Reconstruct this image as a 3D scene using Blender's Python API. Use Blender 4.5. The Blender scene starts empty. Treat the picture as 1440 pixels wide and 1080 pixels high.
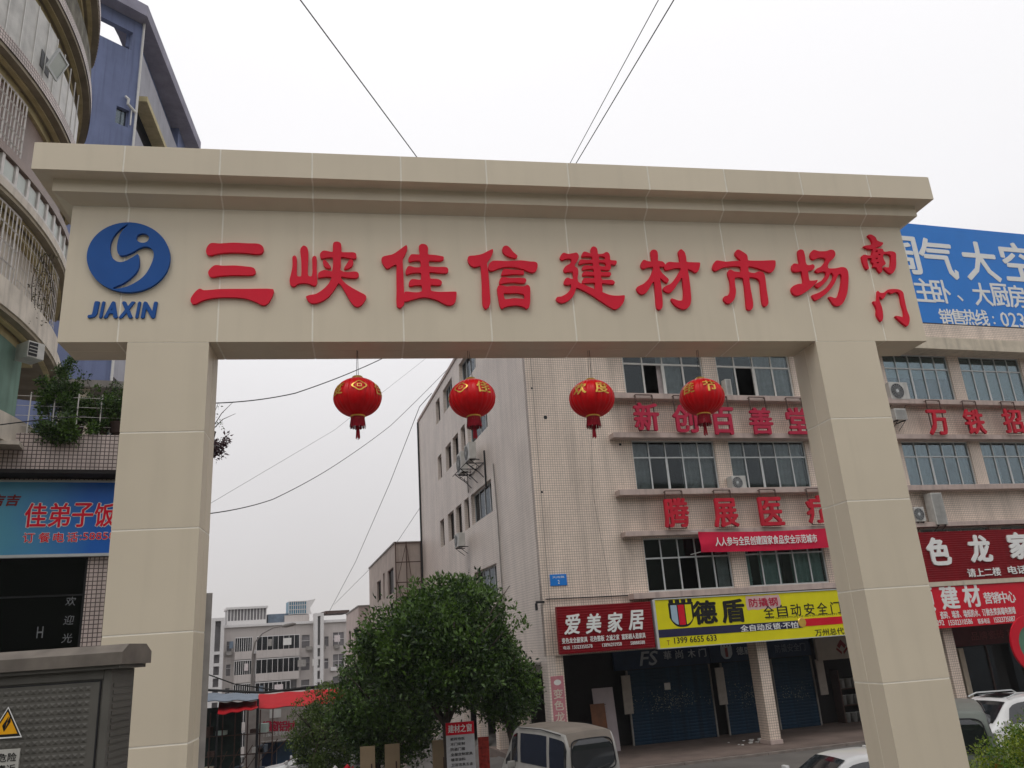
import bpy, bmesh, math, random
import numpy as np
from mathutils import Matrix, Vector
R = math.radians
random.seed(7)
S = bpy.context.scene
COL = S.collection

# ---------------------------------------------------------------- camera, sky, sun, exposure
F_PX, PITCH, ROLL = 1131.36, 0.3152, -0.0703
cam_d = bpy.data.cameras.new('camera')
cam = bpy.data.objects.new('camera', cam_d); COL.objects.link(cam)
cam_d.sensor_fit = 'HORIZONTAL'; cam_d.sensor_width = 36.0
cam_d.lens = 36.0 * F_PX / 1440.0
cam_d.clip_start = 0.1; cam_d.clip_end = 3000
FW = Vector((0, math.cos(PITCH), math.sin(PITCH))); RT0 = Vector((1, 0, 0)); UP0 = RT0.cross(FW)
RT = math.cos(ROLL) * RT0 + math.sin(ROLL) * UP0
UP = -math.sin(ROLL) * RT0 + math.cos(ROLL) * UP0
cam.matrix_world = Matrix(((RT.x, UP.x, -FW.x, 0), (RT.y, UP.y, -FW.y, 0), (RT.z, UP.z, -FW.z, 0), (0, 0, 0, 1)))
S.camera = cam

W = bpy.data.worlds.new('World'); S.world = W; W.use_nodes = True
nt = W.node_tree; nt.nodes.clear()
wo = nt.nodes.new('ShaderNodeOutputWorld'); wb = nt.nodes.new('ShaderNodeBackground')
sky = nt.nodes.new('ShaderNodeTexSky'); sky.sky_type = 'NISHITA'; sky.sun_disc = False
SUN_EL, SUN_AZ = 60, 205
sky.sun_elevation = R(SUN_EL); sky.sun_rotation = R(SUN_AZ)
tcw = nt.nodes.new('ShaderNodeTexCoord'); sp = nt.nodes.new('ShaderNodeSeparateXYZ')
nt.links.new(tcw.outputs['Generated'], sp.inputs[0])
rp = nt.nodes.new('ShaderNodeValToRGB')          # overcast: brighter towards the zenith
rp.color_ramp.elements[0].position = 0.0; rp.color_ramp.elements[0].color = (0.46, 0.435, 0.43, 1)
rp.color_ramp.elements[1].position = 1.0; rp.color_ramp.elements[1].color = (0.97, 0.955, 0.97, 1)
e = rp.color_ramp.elements.new(0.22); e.color = (0.60, 0.58, 0.58, 1)
e = rp.color_ramp.elements.new(0.42); e.color = (0.75, 0.74, 0.75, 1)
e = rp.color_ramp.elements.new(0.62); e.color = (0.80, 0.79, 0.80, 1)
cn = nt.nodes.new('ShaderNodeTexNoise'); cn.inputs['Scale'].default_value = 2.2; cn.inputs['Detail'].default_value = 5; nt.links.new(tcw.outputs['Generated'], cn.inputs['Vector'])
ca = nt.nodes.new('ShaderNodeMath'); ca.operation = 'MULTIPLY_ADD'; ca.inputs[1].default_value = 0.10; nt.links.new(cn.outputs[0], ca.inputs[0])
cs = nt.nodes.new('ShaderNodeMath'); cs.operation = 'SUBTRACT'; cs.inputs[1].default_value = 0.05; nt.links.new(sp.outputs[2], cs.inputs[0]); nt.links.new(cs.outputs[0], ca.inputs[2])
nt.links.new(ca.outputs[0], rp.inputs[0])
mul = nt.nodes.new('ShaderNodeVectorMath'); mul.operation = 'SCALE'; mul.inputs[3].default_value = 10.6
nt.links.new(rp.outputs[0], mul.inputs[0])
mx = nt.nodes.new('ShaderNodeMix'); mx.data_type = 'RGBA'; mx.inputs[0].default_value = 0.95
nt.links.new(sky.outputs[0], mx.inputs[6]); nt.links.new(mul.outputs[0], mx.inputs[7])
nt.links.new(mx.outputs[2], wb.inputs[0]); wb.inputs[1].default_value = 0.1
nt.links.new(wb.outputs[0], wo.inputs[0])
sd_ = bpy.data.lights.new('sun', 'SUN'); sd_.energy = 0.5; sd_.angle = R(20); sd_.color = (1, 0.97, 0.93)
sun = bpy.data.objects.new('sun', sd_); COL.objects.link(sun)
sun.rotation_euler = (R(90 - SUN_EL), 0, R(180 - SUN_AZ))
S.view_settings.view_transform = 'Standard'; S.view_settings.look = 'None'
S.view_settings.exposure = 0.34; S.view_settings.gamma = 1.0
S.cycles.use_denoising = True
S.cycles.max_bounces = 6; S.cycles.transparent_max_bounces = 12

# ---------------------------------------------------------------- measuring helpers (a photo point laid onto a real plane)
def ray(x, y): return FW * F_PX + RT * (x - 720) - UP * (y - 540)
class Frame:
    """a vertical wall's own frame: u along it, v away from the viewer, z up"""
    def __init__(s, ox, oy, th): s.o = Vector((ox, oy, 0)); s.th = th; s.c = math.cos(th); s.s = math.sin(th)
    def m(s): return Matrix.Translation(s.o) @ Matrix.Rotation(s.th, 4, 'Z')
    def w(s, u, v, z): return Vector((s.o.x + u*s.c - v*s.s, s.o.y + u*s.s + v*s.c, z))
    def at(s, x, y, v=0.0):
        d = ray(x, y); ox, oy = s.o.x - v*s.s, s.o.y + v*s.c
        t = (-s.s*ox + s.c*oy) / (-s.s*d.x + s.c*d.y); P = d * t
        return ((P.x-ox)*s.c + (P.y-oy)*s.s, P.z)
GATE = Frame(-5.9259, 9.754, 0.189)
FAC = Frame(0.5108, 27.9998, 0.2943)
WORLD = Frame(0, 0, 0)
SHOP = Frame(-10.7, 16.2, R(22))

# ---------------------------------------------------------------- materials
MATS = {}
def lin(c): return tuple(((v/255)/12.92 if v/255 <= 0.04045 else ((v/255+0.055)/1.055)**2.4) for v in c)
def pm(name, col, rough=0.6, noise=0.12, scale=6.0, metal=0.0, bump=0.0, bscale=60.0, streak=0.0, spec=0.28, sheen=0.0, emit=None):
    if name in MATS: return MATS[name]
    m = bpy.data.materials.new(name); m.use_nodes = True; n = m.node_tree.nodes; l = m.node_tree.links
    b = n['Principled BSDF']; b.inputs['Roughness'].default_value = rough; b.inputs['Metallic'].default_value = metal
    b.inputs['Specular IOR Level'].default_value = spec
    tc = n.new('ShaderNodeTexCoord'); nz = n.new('ShaderNodeTexNoise'); nz.inputs['Scale'].default_value = scale; nz.inputs['Detail'].default_value = 6
    l.new(tc.outputs['Object'], nz.inputs['Vector'])
    mr = n.new('ShaderNodeMapRange'); mr.inputs[1].default_value = 0.3; mr.inputs[2].default_value = 0.7
    mr.inputs[3].default_value = 1 - noise; mr.inputs[4].default_value = 1 + noise
    l.new(nz.outputs[0], mr.inputs[0]); fac = mr.outputs[0]
    if streak:
        mp = n.new('ShaderNodeMapping'); mp.inputs['Scale'].default_value = (3.0, 3.0, 0.16)
        l.new(tc.outputs['Object'], mp.inputs[0]); n2 = n.new('ShaderNodeTexNoise'); n2.inputs['Scale'].default_value = 1.6; n2.inputs['Detail'].default_value = 8
        l.new(mp.outputs[0], n2.inputs['Vector'])
        r2 = n.new('ShaderNodeMapRange'); r2.inputs[1].default_value = 0.5; r2.inputs[2].default_value = 0.78
        r2.inputs[3].default_value = 1.0; r2.inputs[4].default_value = 1 - streak
        l.new(n2.outputs[0], r2.inputs[0]); mm = n.new('ShaderNodeMath'); mm.operation = 'MULTIPLY'
        l.new(fac, mm.inputs[0]); l.new(r2.outputs[0], mm.inputs[1]); fac = mm.outputs[0]
    vm = n.new('ShaderNodeVectorMath'); vm.operation = 'SCALE'; vm.inputs[0].default_value = col[:3]
    l.new(fac, vm.inputs[3]); l.new(vm.outputs[0], b.inputs['Base Color'])
    if bump:
        n3 = n.new('ShaderNodeTexNoise'); n3.inputs['Scale'].default_value = bscale; n3.inputs['Detail'].default_value = 4
        l.new(tc.outputs['Object'], n3.inputs['Vector'])
        bp = n.new('ShaderNodeBump'); bp.inputs['Strength'].default_value = bump; bp.inputs['Distance'].default_value = 0.01
        l.new(n3.outputs[0], bp.inputs['Height']); l.new(bp.outputs[0], b.inputs['Normal'])
    MATS[name] = m; return m
def tilemat(name, c1, c2, grout, pitch, mort=0.10, streak=0.25, rough=0.45, pitch_z=None):
    """small square ceramic tiles, laid by the face's own direction"""
    if name in MATS: return MATS[name]
    m = bpy.data.materials.new(name); m.use_nodes = True; n = m.node_tree.nodes; l = m.node_tree.links
    b = n['Principled BSDF']; b.inputs['Roughness'].default_value = rough
    tc = n.new('ShaderNodeTexCoord'); s1 = n.new('ShaderNodeSeparateXYZ'); s2 = n.new('ShaderNodeSeparateXYZ')
    l.new(tc.outputs['Object'], s1.inputs[0]); l.new(tc.outputs['Normal'], s2.inputs[0])
    ab = n.new('ShaderNodeMath'); ab.operation = 'ABSOLUTE'; l.new(s2.outputs[0], ab.inputs[0])
    gt = n.new('ShaderNodeMath'); gt.operation = 'GREATER_THAN'; gt.inputs[1].default_value = 0.6; l.new(ab.outputs[0], gt.inputs[0])
    mxu = n.new('ShaderNodeMix'); l.new(gt.outputs[0], mxu.inputs[0]); l.new(s1.outputs[0], mxu.inputs[2]); l.new(s1.outputs[1], mxu.inputs[3])
    cb = n.new('ShaderNodeCombineXYZ'); l.new(mxu.outputs[0], cb.inputs[0]); l.new(s1.outputs[2], cb.inputs[1])
    br = n.new('ShaderNodeTexBrick'); br.offset = 0.0; br.squash = 1.0
    br.inputs['Scale'].default_value = 1.0; br.inputs['Brick Width'].default_value = pitch; br.inputs['Row Height'].default_value = pitch_z or pitch
    br.inputs['Mortar Size'].default_value = pitch * mort; br.inputs['Mortar Smooth'].default_value = 0.1
    br.inputs['Color1'].default_value = (*c1, 1); br.inputs['Color2'].default_value = (*c2, 1); br.inputs['Mortar'].default_value = (*grout, 1)
    l.new(cb.outputs[0], br.inputs[0])
    mp = n.new('ShaderNodeMapping'); mp.inputs['Scale'].default_value = (1.6, 1.6, 0.13); l.new(tc.outputs['Object'], mp.inputs[0])
    n2 = n.new('ShaderNodeTexNoise'); n2.inputs['Scale'].default_value = 1.3; n2.inputs['Detail'].default_value = 8; l.new(mp.outputs[0], n2.inputs['Vector'])
    r2 = n.new('ShaderNodeMapRange'); r2.inputs[1].default_value = 0.42; r2.inputs[2].default_value = 0.75; r2.inputs[3].default_value = 1.05; r2.inputs[4].default_value = 1 - streak
    l.new(n2.outputs[0], r2.inputs[0])
    n4 = n.new('ShaderNodeTexNoise'); n4.inputs['Scale'].default_value = 0.5; n4.inputs['Detail'].default_value = 5; l.new(tc.outputs['Object'], n4.inputs['Vector'])
    r4 = n.new('ShaderNodeMapRange'); r4.inputs[1].default_value = 0.3; r4.inputs[2].default_value = 0.7; r4.inputs[3].default_value = 0.9; r4.inputs[4].default_value = 1.08
    l.new(n4.outputs[0], r4.inputs[0]); mm = n.new('ShaderNodeMath'); mm.operation = 'MULTIPLY'; l.new(r2.outputs[0], mm.inputs[0]); l.new(r4.outputs[0], mm.inputs[1])
    vm = n.new('ShaderNodeVectorMath'); vm.operation = 'SCALE'; l.new(br.outputs[0], vm.inputs[0]); l.new(mm.outputs[0], vm.inputs[3])
    l.new(vm.outputs[0], b.inputs['Base Color'])
    bp = n.new('ShaderNodeBump'); bp.inputs['Strength'].default_value = 0.6; bp.inputs['Distance'].default_value = 0.004; bp.invert = True
    l.new(br.outputs[1], bp.inputs['Height']); l.new(bp.outputs[0], b.inputs['Normal'])
    MATS[name] = m; return m
def glass(name, tint=(0.5, 0.56, 0.56), refl=0.04, rough=0.03):
    if name in MATS: return MATS[name]
    m = bpy.data.materials.new(name); m.use_nodes = True; n = m.node_tree.nodes; l = m.node_tree.links
    for x in list(n): n.remove(x)
    o = n.new('ShaderNodeOutputMaterial'); mxs = n.new('ShaderNodeMixShader'); t = n.new('ShaderNodeBsdfTransparent'); g = n.new('ShaderNodeBsdfGlossy')
    g.inputs['Roughness'].default_value = rough; t.inputs[0].default_value = (*tint, 1); g.inputs[0].default_value = (0.9, 0.95, 1.0, 1)
    fr = n.new('ShaderNodeFresnel'); fr.inputs[0].default_value = 1.5
    ad = n.new('ShaderNodeMath'); ad.operation = 'MULTIPLY'; ad.inputs[1].default_value = refl/0.06; l.new(fr.outputs[0], ad.inputs[0])
    l.new(ad.outputs[0], mxs.inputs[0]); l.new(t.outputs[0], mxs.inputs[1]); l.new(g.outputs[0], mxs.inputs[2]); l.new(mxs.outputs[0], o.inputs[0])
    MATS[name] = m; return m

M_PANEL = pm('cream cladding', (0.70, 0.615, 0.475), 0.42, 0.035, 0.8, streak=0.055)
_n = M_PANEL.node_tree.nodes; _l = M_PANEL.node_tree.links
_oi = _n.new('ShaderNodeObjectInfo'); _mr = _n.new('ShaderNodeMapRange'); _mr.inputs[3].default_value = .955; _mr.inputs[4].default_value = 1.03; _l.new(_oi.outputs['Random'], _mr.inputs[0])
_vs = _n.new('ShaderNodeVectorMath'); _vs.operation = 'SCALE'; _b = _n['Principled BSDF']; _src = _b.inputs['Base Color'].links[0].from_socket
_l.new(_src, _vs.inputs[0]); _l.new(_mr.outputs[0], _vs.inputs[3]); _l.new(_vs.outputs[0], _b.inputs['Base Color'])
M_JOINT = pm('joint sealant', (0.88, 0.83, 0.72), 0.6, 0.05)
M_REDL = pm('red acrylic lettering', (0.74, 0.008, 0.035), 0.6, 0.05, 3)
M_BLUEL = pm('blue acrylic', (0.008, 0.085, 0.33), 0.6, 0.05, 3)
M_TILE = tilemat('beige wall tiles', (0.82, 0.69, 0.585), (0.76, 0.64, 0.54), (0.34, 0.27, 0.225), 0.086, 0.085)
M_TILES = tilemat('pale side wall tiles', (0.76, 0.66, 0.58), (0.72, 0.62, 0.55), (0.42, 0.36, 0.32), 0.086, 0.08, 0.12)
M_TILEW = tilemat('pinkish white wall tiles', (0.60, 0.50, 0.46), (0.55, 0.46, 0.42), (0.10, 0.07, 0.065), 0.086, 0.11, 0.35)
M_TILEB = tilemat('brown mosaic', (0.33, 0.24, 0.20), (0.28, 0.20, 0.17), (0.18, 0.14, 0.125), 0.06, 0.10, 0.2)
M_LEDGE = pm('pink concrete ledge', (0.50, 0.40, 0.36), 0.8, 0.12, 3, streak=0.3)
M_LEDGE2 = pm('cream concrete ledge', (0.60, 0.53, 0.42), 0.8, 0.1, 3, streak=0.25)
M_CONC = pm('grey concrete', (0.30, 0.28, 0.26), 0.85, 0.15, 3, bump=0.3, streak=0.2)
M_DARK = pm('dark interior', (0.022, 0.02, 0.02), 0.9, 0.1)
M_ALU = pm('aluminium frame', (0.55, 0.57, 0.57), 0.45, 0.05, metal=0.3)
M_ALUW = pm('white painted frame', (0.66, 0.65, 0.62), 0.5, 0.05)
M_GLASS = glass('window glass', (0.66, 0.72, 0.72), 0.045)
M_GLASSD = glass('dark window glass', (0.3, 0.33, 0.35), 0.03)
M_CURT = pm('grey curtain cloth', (0.62, 0.55, 0.55), 0.9, 0.15, 4)
M_CURT2 = pm('pale green curtain cloth', (0.50, 0.62, 0.57), 0.9, 0.12, 4)
M_BLACK = pm('black steel', (0.02, 0.02, 0.022), 0.5, 0.1)
M_RUST = pm('rusty steel', (0.09, 0.055, 0.045), 0.8, 0.3, 20)
M_WHITEP = pm('white plastic', (0.70, 0.69, 0.66), 0.5, 0.06, 3)
M_WIRE = pm('cable rubber', (0.03, 0.03, 0.035), 0.6, 0.0)
M_WHITET = pm('white lettering', (0.80, 0.80, 0.78), 0.5, 0.03)
M_CABLE = pm('dark cable', (0.02, 0.02, 0.02), 0.7, 0.0)

# ---------------------------------------------------------------- mesh builder
OFF = {}
class MB:
    def __init__(s): s.v = []; s.f = []
    def quad(s, a, b, c, d): i = len(s.v); s.v += [tuple(a), tuple(b), tuple(c), tuple(d)]; s.f.append((i, i+1, i+2, i+3)); return s
    def poly(s, pts): i = len(s.v); s.v += [tuple(p) for p in pts]; s.f.append(tuple(range(i, i+len(pts)))); return s
    def box(s, x0, x1, y0, y1, z0, z1, b=0.0):
        if x1 < x0: x0, x1 = x1, x0
        if y1 < y0: y0, y1 = y1, y0
        if z1 < z0: z0, z1 = z1, z0
        i = len(s.v)
        if not b:
            s.v += [(x0,y0,z0),(x1,y0,z0),(x1,y1,z0),(x0,y1,z0),(x0,y0,z1),(x1,y0,z1),(x1,y1,z1),(x0,y1,z1)]
            s.f += [tuple(i+k for k in q) for q in ((0,3,2,1),(4,5,6,7),(0,1,5,4),(1,2,6,5),(2,3,7,6),(3,0,4,7))]
            return s
        bm = bmesh.new(); bmesh.ops.create_cube(bm, size=1)
        for v in bm.verts: v.co = Vector(((x0+x1)/2+v.co.x*(x1-x0), (y0+y1)/2+v.co.y*(y1-y0), (z0+z1)/2+v.co.z*(z1-z0)))
        bmesh.ops.bevel(bm, geom=bm.edges[:], offset=b, segments=2, affect='EDGES', profile=0.6)
        bm.verts.index_update()
        s.v += [tuple(v.co) for v in bm.verts]; s.f += [tuple(i+v.index for v in f.verts) for f in bm.faces]; bm.free(); return s
    def tube(s, pts, r, n=6, cap=True):
        pts = [Vector(p) for p in pts]; rs = r if isinstance(r, (list, tuple)) else [r]*len(pts)
        base = len(s.v); prev = None
        for k, p in enumerate(pts):
            t = (pts[min(k+1, len(pts)-1)] - pts[max(k-1, 0)])
            t = t.normalized() if t.length > 1e-9 else Vector((0,0,1))
            a = (prev - t*prev.dot(t)) if prev is not None else t.cross(Vector((0,0,1)) if abs(t.z) < 0.95 else Vector((1,0,0)))
            if a.length < 1e-6: a = t.orthogonal()
            a.normalize(); prev = a; b = t.cross(a)
            for j in range(n):
                q = p + (a*math.cos(2*math.pi*j/n) + b*math.sin(2*math.pi*j/n))*rs[k]; s.v.append(tuple(q))
        for k in range(len(pts)-1):
            for j in range(n):
                s.f.append((base+k*n+j, base+k*n+(j+1)%n, base+(k+1)*n+(j+1)%n, base+(k+1)*n+j))
        if cap:
            s.f.append(tuple(base+j for j in reversed(range(n)))); s.f.append(tuple(base+(len(pts)-1)*n+j for j in range(n)))
        return s
    def lathe(s, prof, n=24, lobes=0, amp=0.0, c=(0,0,0)):
        base = len(s.v)
        for r, z in prof:
            for j in range(n):
                a = 2*math.pi*j/n; rr = r*(1 - (amp*abs(math.sin(a*lobes/2))**6 if lobes else 0))
                if lobes: rr = r*(1 - amp*(1-abs(math.sin(a*lobes/2))**0.6))
                s.v.append((c[0]+rr*math.cos(a), c[1]+rr*math.sin(a), c[2]+z))
        for k in range(len(prof)-1):
            for j in range(n):
                s.f.append((base+k*n+j, base+k*n+(j+1)%n, base+(k+1)*n+(j+1)%n, base+(k+1)*n+j))
        return s
    def arc(s, cx, cy, r0, r1, z0, z1, a0, a1, n=40):
        """solid ring segment; angles in degrees"""
        base = len(s.v)
        for k in range(n+1):
            a = R(a0+(a1-a0)*k/n); c, q = math.cos(a), math.sin(a)
            s.v += [(cx+r0*c, cy+r0*q, z0), (cx+r1*c, cy+r1*q, z0), (cx+r1*c, cy+r1*q, z1), (cx+r0*c, cy+r0*q, z1)]
        for k in range(n):
            for j in range(4):
                s.f.append((base+4*k+j, base+4*k+(j+1)%4, base+4*(k+1)+(j+1)%4, base+4*(k+1)+j))
        s.f.append((base, base+3, base+2, base+1)); e = base+4*n; s.f.append((e, e+1, e+2, e+3)); return s
    def wall(s, u0, u1, z0, z1, holes, v0, v1, axis='x'):
        """wall sheet with openings: front at v0, back at v1; holes = (ua,ub,za,zb)"""
        P = (lambda u, v, z: (u, v, z)) if axis == 'x' else (lambda u, v, z: (v, u, z))
        us = sorted({u0, u1, *[min(max(h[k], u0), u1) for h in holes for k in (0, 1)]})
        zs = sorted({z0, z1, *[min(max(h[k], z0), z1) for h in holes for k in (2, 3)]})
        for a, b in zip(us, us[1:]):
            for c, d in zip(zs, zs[1:]):
                mu, mz = (a+b)/2, (c+d)/2
                if any(h[0] < mu < h[1] and h[2] < mz < h[3] for h in holes): continue
                s.quad(P(a, v0, c), P(b, v0, c), P(b, v0, d), P(a, v0, d)); s.quad(P(a, v1, d), P(b, v1, d), P(b, v1, c), P(a, v1, c))
        for (a, b, c, d) in holes:
            s.quad(P(a,v0,c), P(a,v1,c), P(b,v1,c), P(b,v0,c)); s.quad(P(a,v0,d), P(b,v0,d), P(b,v1,d), P(a,v1,d))
            s.quad(P(a,v0,c), P(a,v0,d), P(a,v1,d), P(a,v1,c)); s.quad(P(b,v0,c), P(b,v1,c), P(b,v1,d), P(b,v0,d))
        s.quad(P(u0,v0,z1), P(u1,v0,z1), P(u1,v1,z1), P(u0,v1,z1))
        s.quad(P(u0,v0,z0), P(u0,v1,z0), P(u0,v1,z1), P(u0,v0,z1)); s.quad(P(u1,v0,z0), P(u1,v0,z1), P(u1,v1,z1), P(u1,v1,z0))
        return s
    def xf(s, M): s.v = [tuple(M @ Vector(p)) for p in s.v]; return s
    def mesh(s, name, mat, off=None, smooth=False):
        me = bpy.data.meshes.new(name)
        vs = [tuple(Vector(p)-off) for p in s.v] if off is not None else s.v
        me.from_pydata(vs, [], s.f); me.materials.append(mat)
        if smooth: me.shade_smooth()
        me.update(); return me
def link(name, me, parent=None):
    o = bpy.data.objects.new(name, me); COL.objects.link(o)
    if parent is not None: o.parent = parent
    return o
def part(name, mb, mat, parent, smooth=False, label=None, kind=None):
    off = OFF.get(parent.name) if parent is not None else None
    me = mb.mesh(name, mat, off, smooth); o = link(name, me, parent)
    if parent is not None: OFF[o.name] = off
    if label: o['label'] = label
    if kind: o['kind'] = kind
    return o
def thing(name, label, cat, frame=WORLD, u=0, v=0, z=0, group=None):
    o = bpy.data.objects.new(name, None); COL.objects.link(o); o.empty_display_size = 0.3
    o.location = frame.w(u, v, z); o.rotation_euler = (0, 0, frame.th)
    o['label'] = label; o['category'] = cat
    if group: o['group'] = group
    OFF[o.name] = Vector((u, v, z)); return o
def struct(name, mb, mat, smooth=False, kind='structure'):
    o = part(name, mb, mat, None, smooth); o['kind'] = kind; return o
def single(name, mb, mat, label, cat, group=None, smooth=False):
    o = part(name, mb, mat, None, smooth); o['label'] = label; o['category'] = cat
    if group: o['group'] = group
    return o
def auto_smooth(o, ang=35):
    me = o.data; me.shade_smooth()
    try: me.set_sharp_from_angle(angle=R(ang))
    except Exception: pass
    return o

# ---------------------------------------------------------------- lettering
_TC = {}
def text_data(s, bold=0.0, ext=0.01):
    """verts, faces of a line of writing in a unit box (0..1, 0..1), lying in x/z, front towards -y"""
    k = (s, bold, ext)
    if k in _TC: return _TC[k]
    cu = bpy.data.curves.new('t', 'FONT'); cu.body = s; cu.offset = bold; cu.extrude = 0.5 if ext else 0.0
    cu.resolution_u = 2; cu.fill_mode = 'FRONT' if not ext else 'BOTH'
    ob = bpy.data.objects.new('t', cu); COL.objects.link(ob)
    dg = bpy.context.evaluated_depsgraph_get(); dg.update()
    me = ob.evaluated_get(dg).to_mesh()
    V = [v.co.copy() for v in me.vertices]; Fc = [tuple(p.vertices) for p in me.polygons]
    ob.evaluated_get(dg).to_mesh_clear(); bpy.data.objects.remove(ob); bpy.data.curves.remove(cu)
    if not V: _TC[k] = ([], []); return _TC[k]
    x0 = min(v.x for v in V); x1 = max(v.x for v in V); y0 = min(v.y for v in V); y1 = max(v.y for v in V)
    V = [((v.x-x0)/(x1-x0), v.z, (v.y-y0)/(y1-y0)) for v in V]
    _TC[k] = (V, Fc); return _TC[k]
def add_text(mb, s, u0, u1, z0, z1, v, depth=0.0, bold=0.0, shear=0.0):
    """bold writing = the same strokes laid several times, shifted a little and a hair apart in depth"""
    V, Fc = text_data(s, 0.0, 1 if depth else 0); h = z1 - z0; b = bold*h*0.9
    sh = [(0, 0)] if not bold else [(-b, -b*.3), (b, b*.3), (0, b*.8), (0, -b*.8), (-b*.5, b*.6), (b*.5, -b*.6)]
    for q, (dx, dz) in enumerate(sh):
        i = len(mb.v)
        for (x, y, z) in V: mb.v.append((u0 + b + x*(u1-u0-2*b) + shear*z*h + dx, v - y*depth - q*0.0006, z0 + b*.8 + z*(h-1.6*b) + dz))
        mb.f += [tuple(i+a for a in reversed(f)) for f in Fc]
    return mb
def text(parent, s, u0, u1, z0, z1, v, mat, depth=0.0, bold=0.0, shear=0.0, name='lettering', label=None):
    return part(name, add_text(MB(), s, u0, u1, z0, z1, v, depth, bold, shear), mat, parent, label=label)
def outline(mb, frame, loops, org, sc, v, depth):
    """raised character cut from sheet: closed outlines (first = rim, rest = holes), smoothed"""
    cu = bpy.data.curves.new('o', 'CURVE'); cu.dimensions = '2D'; cu.fill_mode = 'BOTH'; cu.extrude = 0.5; cu.resolution_u = 4
    for lp in loops:
        pts = [frame.at(org[0]+x/sc, org[1]+y/sc, v) for x, y in lp]
        sp_ = cu.splines.new('BEZIER'); sp_.bezier_points.add(len(pts)-1); sp_.use_cyclic_u = True
        n = len(pts)
        for k, (a, b) in enumerate(pts):
            bp = sp_.bezier_points[k]; p = Vector((a, b, 0)); bp.co = p
            q = Vector((*pts[k-1], 0)); r = Vector((*pts[(k+1) % n], 0)); t = (r-q)
            L = t.length or 1; t /= L; bp.handle_left_type = bp.handle_right_type = 'FREE'
            ca = (p-q).normalized().dot((r-p).normalized())
            kk = 0.33 if ca > 0.2 else 0.12
            bp.handle_left = p - t*(p-q).length*kk; bp.handle_right = p + t*(r-p).length*kk
    ob = bpy.data.objects.new('o', cu); COL.objects.link(ob)
    dg = bpy.context.evaluated_depsgraph_get(); dg.update(); me = ob.evaluated_get(dg).to_mesh()
    i = len(mb.v)
    for q in me.vertices: mb.v.append((q.co.x, v - depth*(q.co.z+0.5), q.co.y))
    mb.f += [tuple(i+a for a in reversed(p.vertices)) for p in me.polygons]
    ob.evaluated_get(dg).to_mesh_clear(); bpy.data.objects.remove(ob); bpy.data.curves.remove(cu); return mb

# ================================================================ GROUND
def sstep(a, b, x): t = min(1, max(0, (x-a)/(b-a))); return t*t*(3-2*t)
def gz(x, y):
    z = -1.9 - 1.97*sstep(11, 17, y)
    du, dv = x-FAC.o.x, y-FAC.o.y
    u = du*FAC.c + dv*FAC.s; w = -du*FAC.s + dv*FAC.c
    drop = 0.115*max(0, w-2) if w < 40 else 4.37 + 0.07*(w-40)
    drop = min(drop, 12)
    return z - drop*(1 - sstep(-1.2, 0.2, u))
g = MB()
xs = [-900,-400,-200,-120,-90,-70,-55,-45]+[-40+k*1.25 for k in range(0, 61)]+[40,55,80,130,250,500,900]
ys = [-400,-100,-30,-10,0,4]+[8+k*1.25 for k in range(0, 72)]+[105,120,140,170,220,300,500,1200,2500]
for y in ys:
    for x in xs: g.v.append((x, y, gz(x, y)))
nx = len(xs)
for j in range(len(ys)-1):
    for i in range(nx-1): a = j*nx+i; g.f.append((a, a+1, a+nx+1, a+nx))
M_ROAD = pm('worn concrete road', (0.13, 0.12, 0.11), 0.85, 0.25, 0.7, bump=0.4, bscale=25)
struct('ground', g, M_ROAD, smooth=True)
hl = MB(); HX = [-600+60*k for k in range(21)]; HY = [-28, -40, -60, -90, -130, -180, -260]
hr = random.Random(5)
for y in HY:
    for x in HX: hl.v.append((x, y, -2.5 + min(48, .62*max(0, -28-y))*(1+hr.uniform(-.12, .12)) if y < -28 else -2.5))
for j in range(len(HY)-1):
    for i in range(20): a = j*21+i; hl.f.append((a, a+1, a+22, a+21))
struct('light_blocker_hill', hl, pm('light blocker dark green', (.06, .07, .045), .9, .4, .05), smooth=True)  # unseen slope behind the camera, added to block low sky light and darken reflections

# ================================================================ THE GATE
gate = thing('market_gate', 'cream clad market gate with red characters, blue round emblem and stepped cornice', 'gate', GATE, 0, 0, -2.6)
GL, GD, ZB, ZF = 12.823, 0.70, 4.2, 6.237
LEV = [(0.0, ZF), (0.21, 6.34), (0.21, 6.53), (0.418, 6.545), (0.418, 6.96)]
PL = (0.864, 1.90); PR = (10.875, 11.905)
core = MB(); e_ = 0.004
core.box(0+e_, GL-e_, e_, GD-e_, ZB+e_, ZF)
def ringpts(o, z): return [(-o, -o, z), (GL+o, -o, z), (GL+o, GD+o, z), (-o, GD+o, z)]
for (o0, z0), (o1, z1) in zip(LEV, LEV[1:]):
    a, b = ringpts(o0-e_, z0), ringpts(o1-e_, z1)
    for k in range(4): core.quad(a[k], a[(k+1)%4], b[(k+1)%4], b[k])
core.poly(ringpts(LEV[-1][0]-e_, LEV[-1][1]))
for a, b in (PL, PR): core.box(a+e_, b-e_, e_, GD-e_, -2.6, ZB)
part('core', core, M_JOINT, gate)
JU = [0, .735, 2.0, 3.262, 4.524, 5.79, 7.05, 8.33, 9.60, 10.90, 12.10, GL]
g2 = 0.0115
def panel(m, label=None): return part('panel', m, M_PANEL, gate, label=label)
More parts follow.
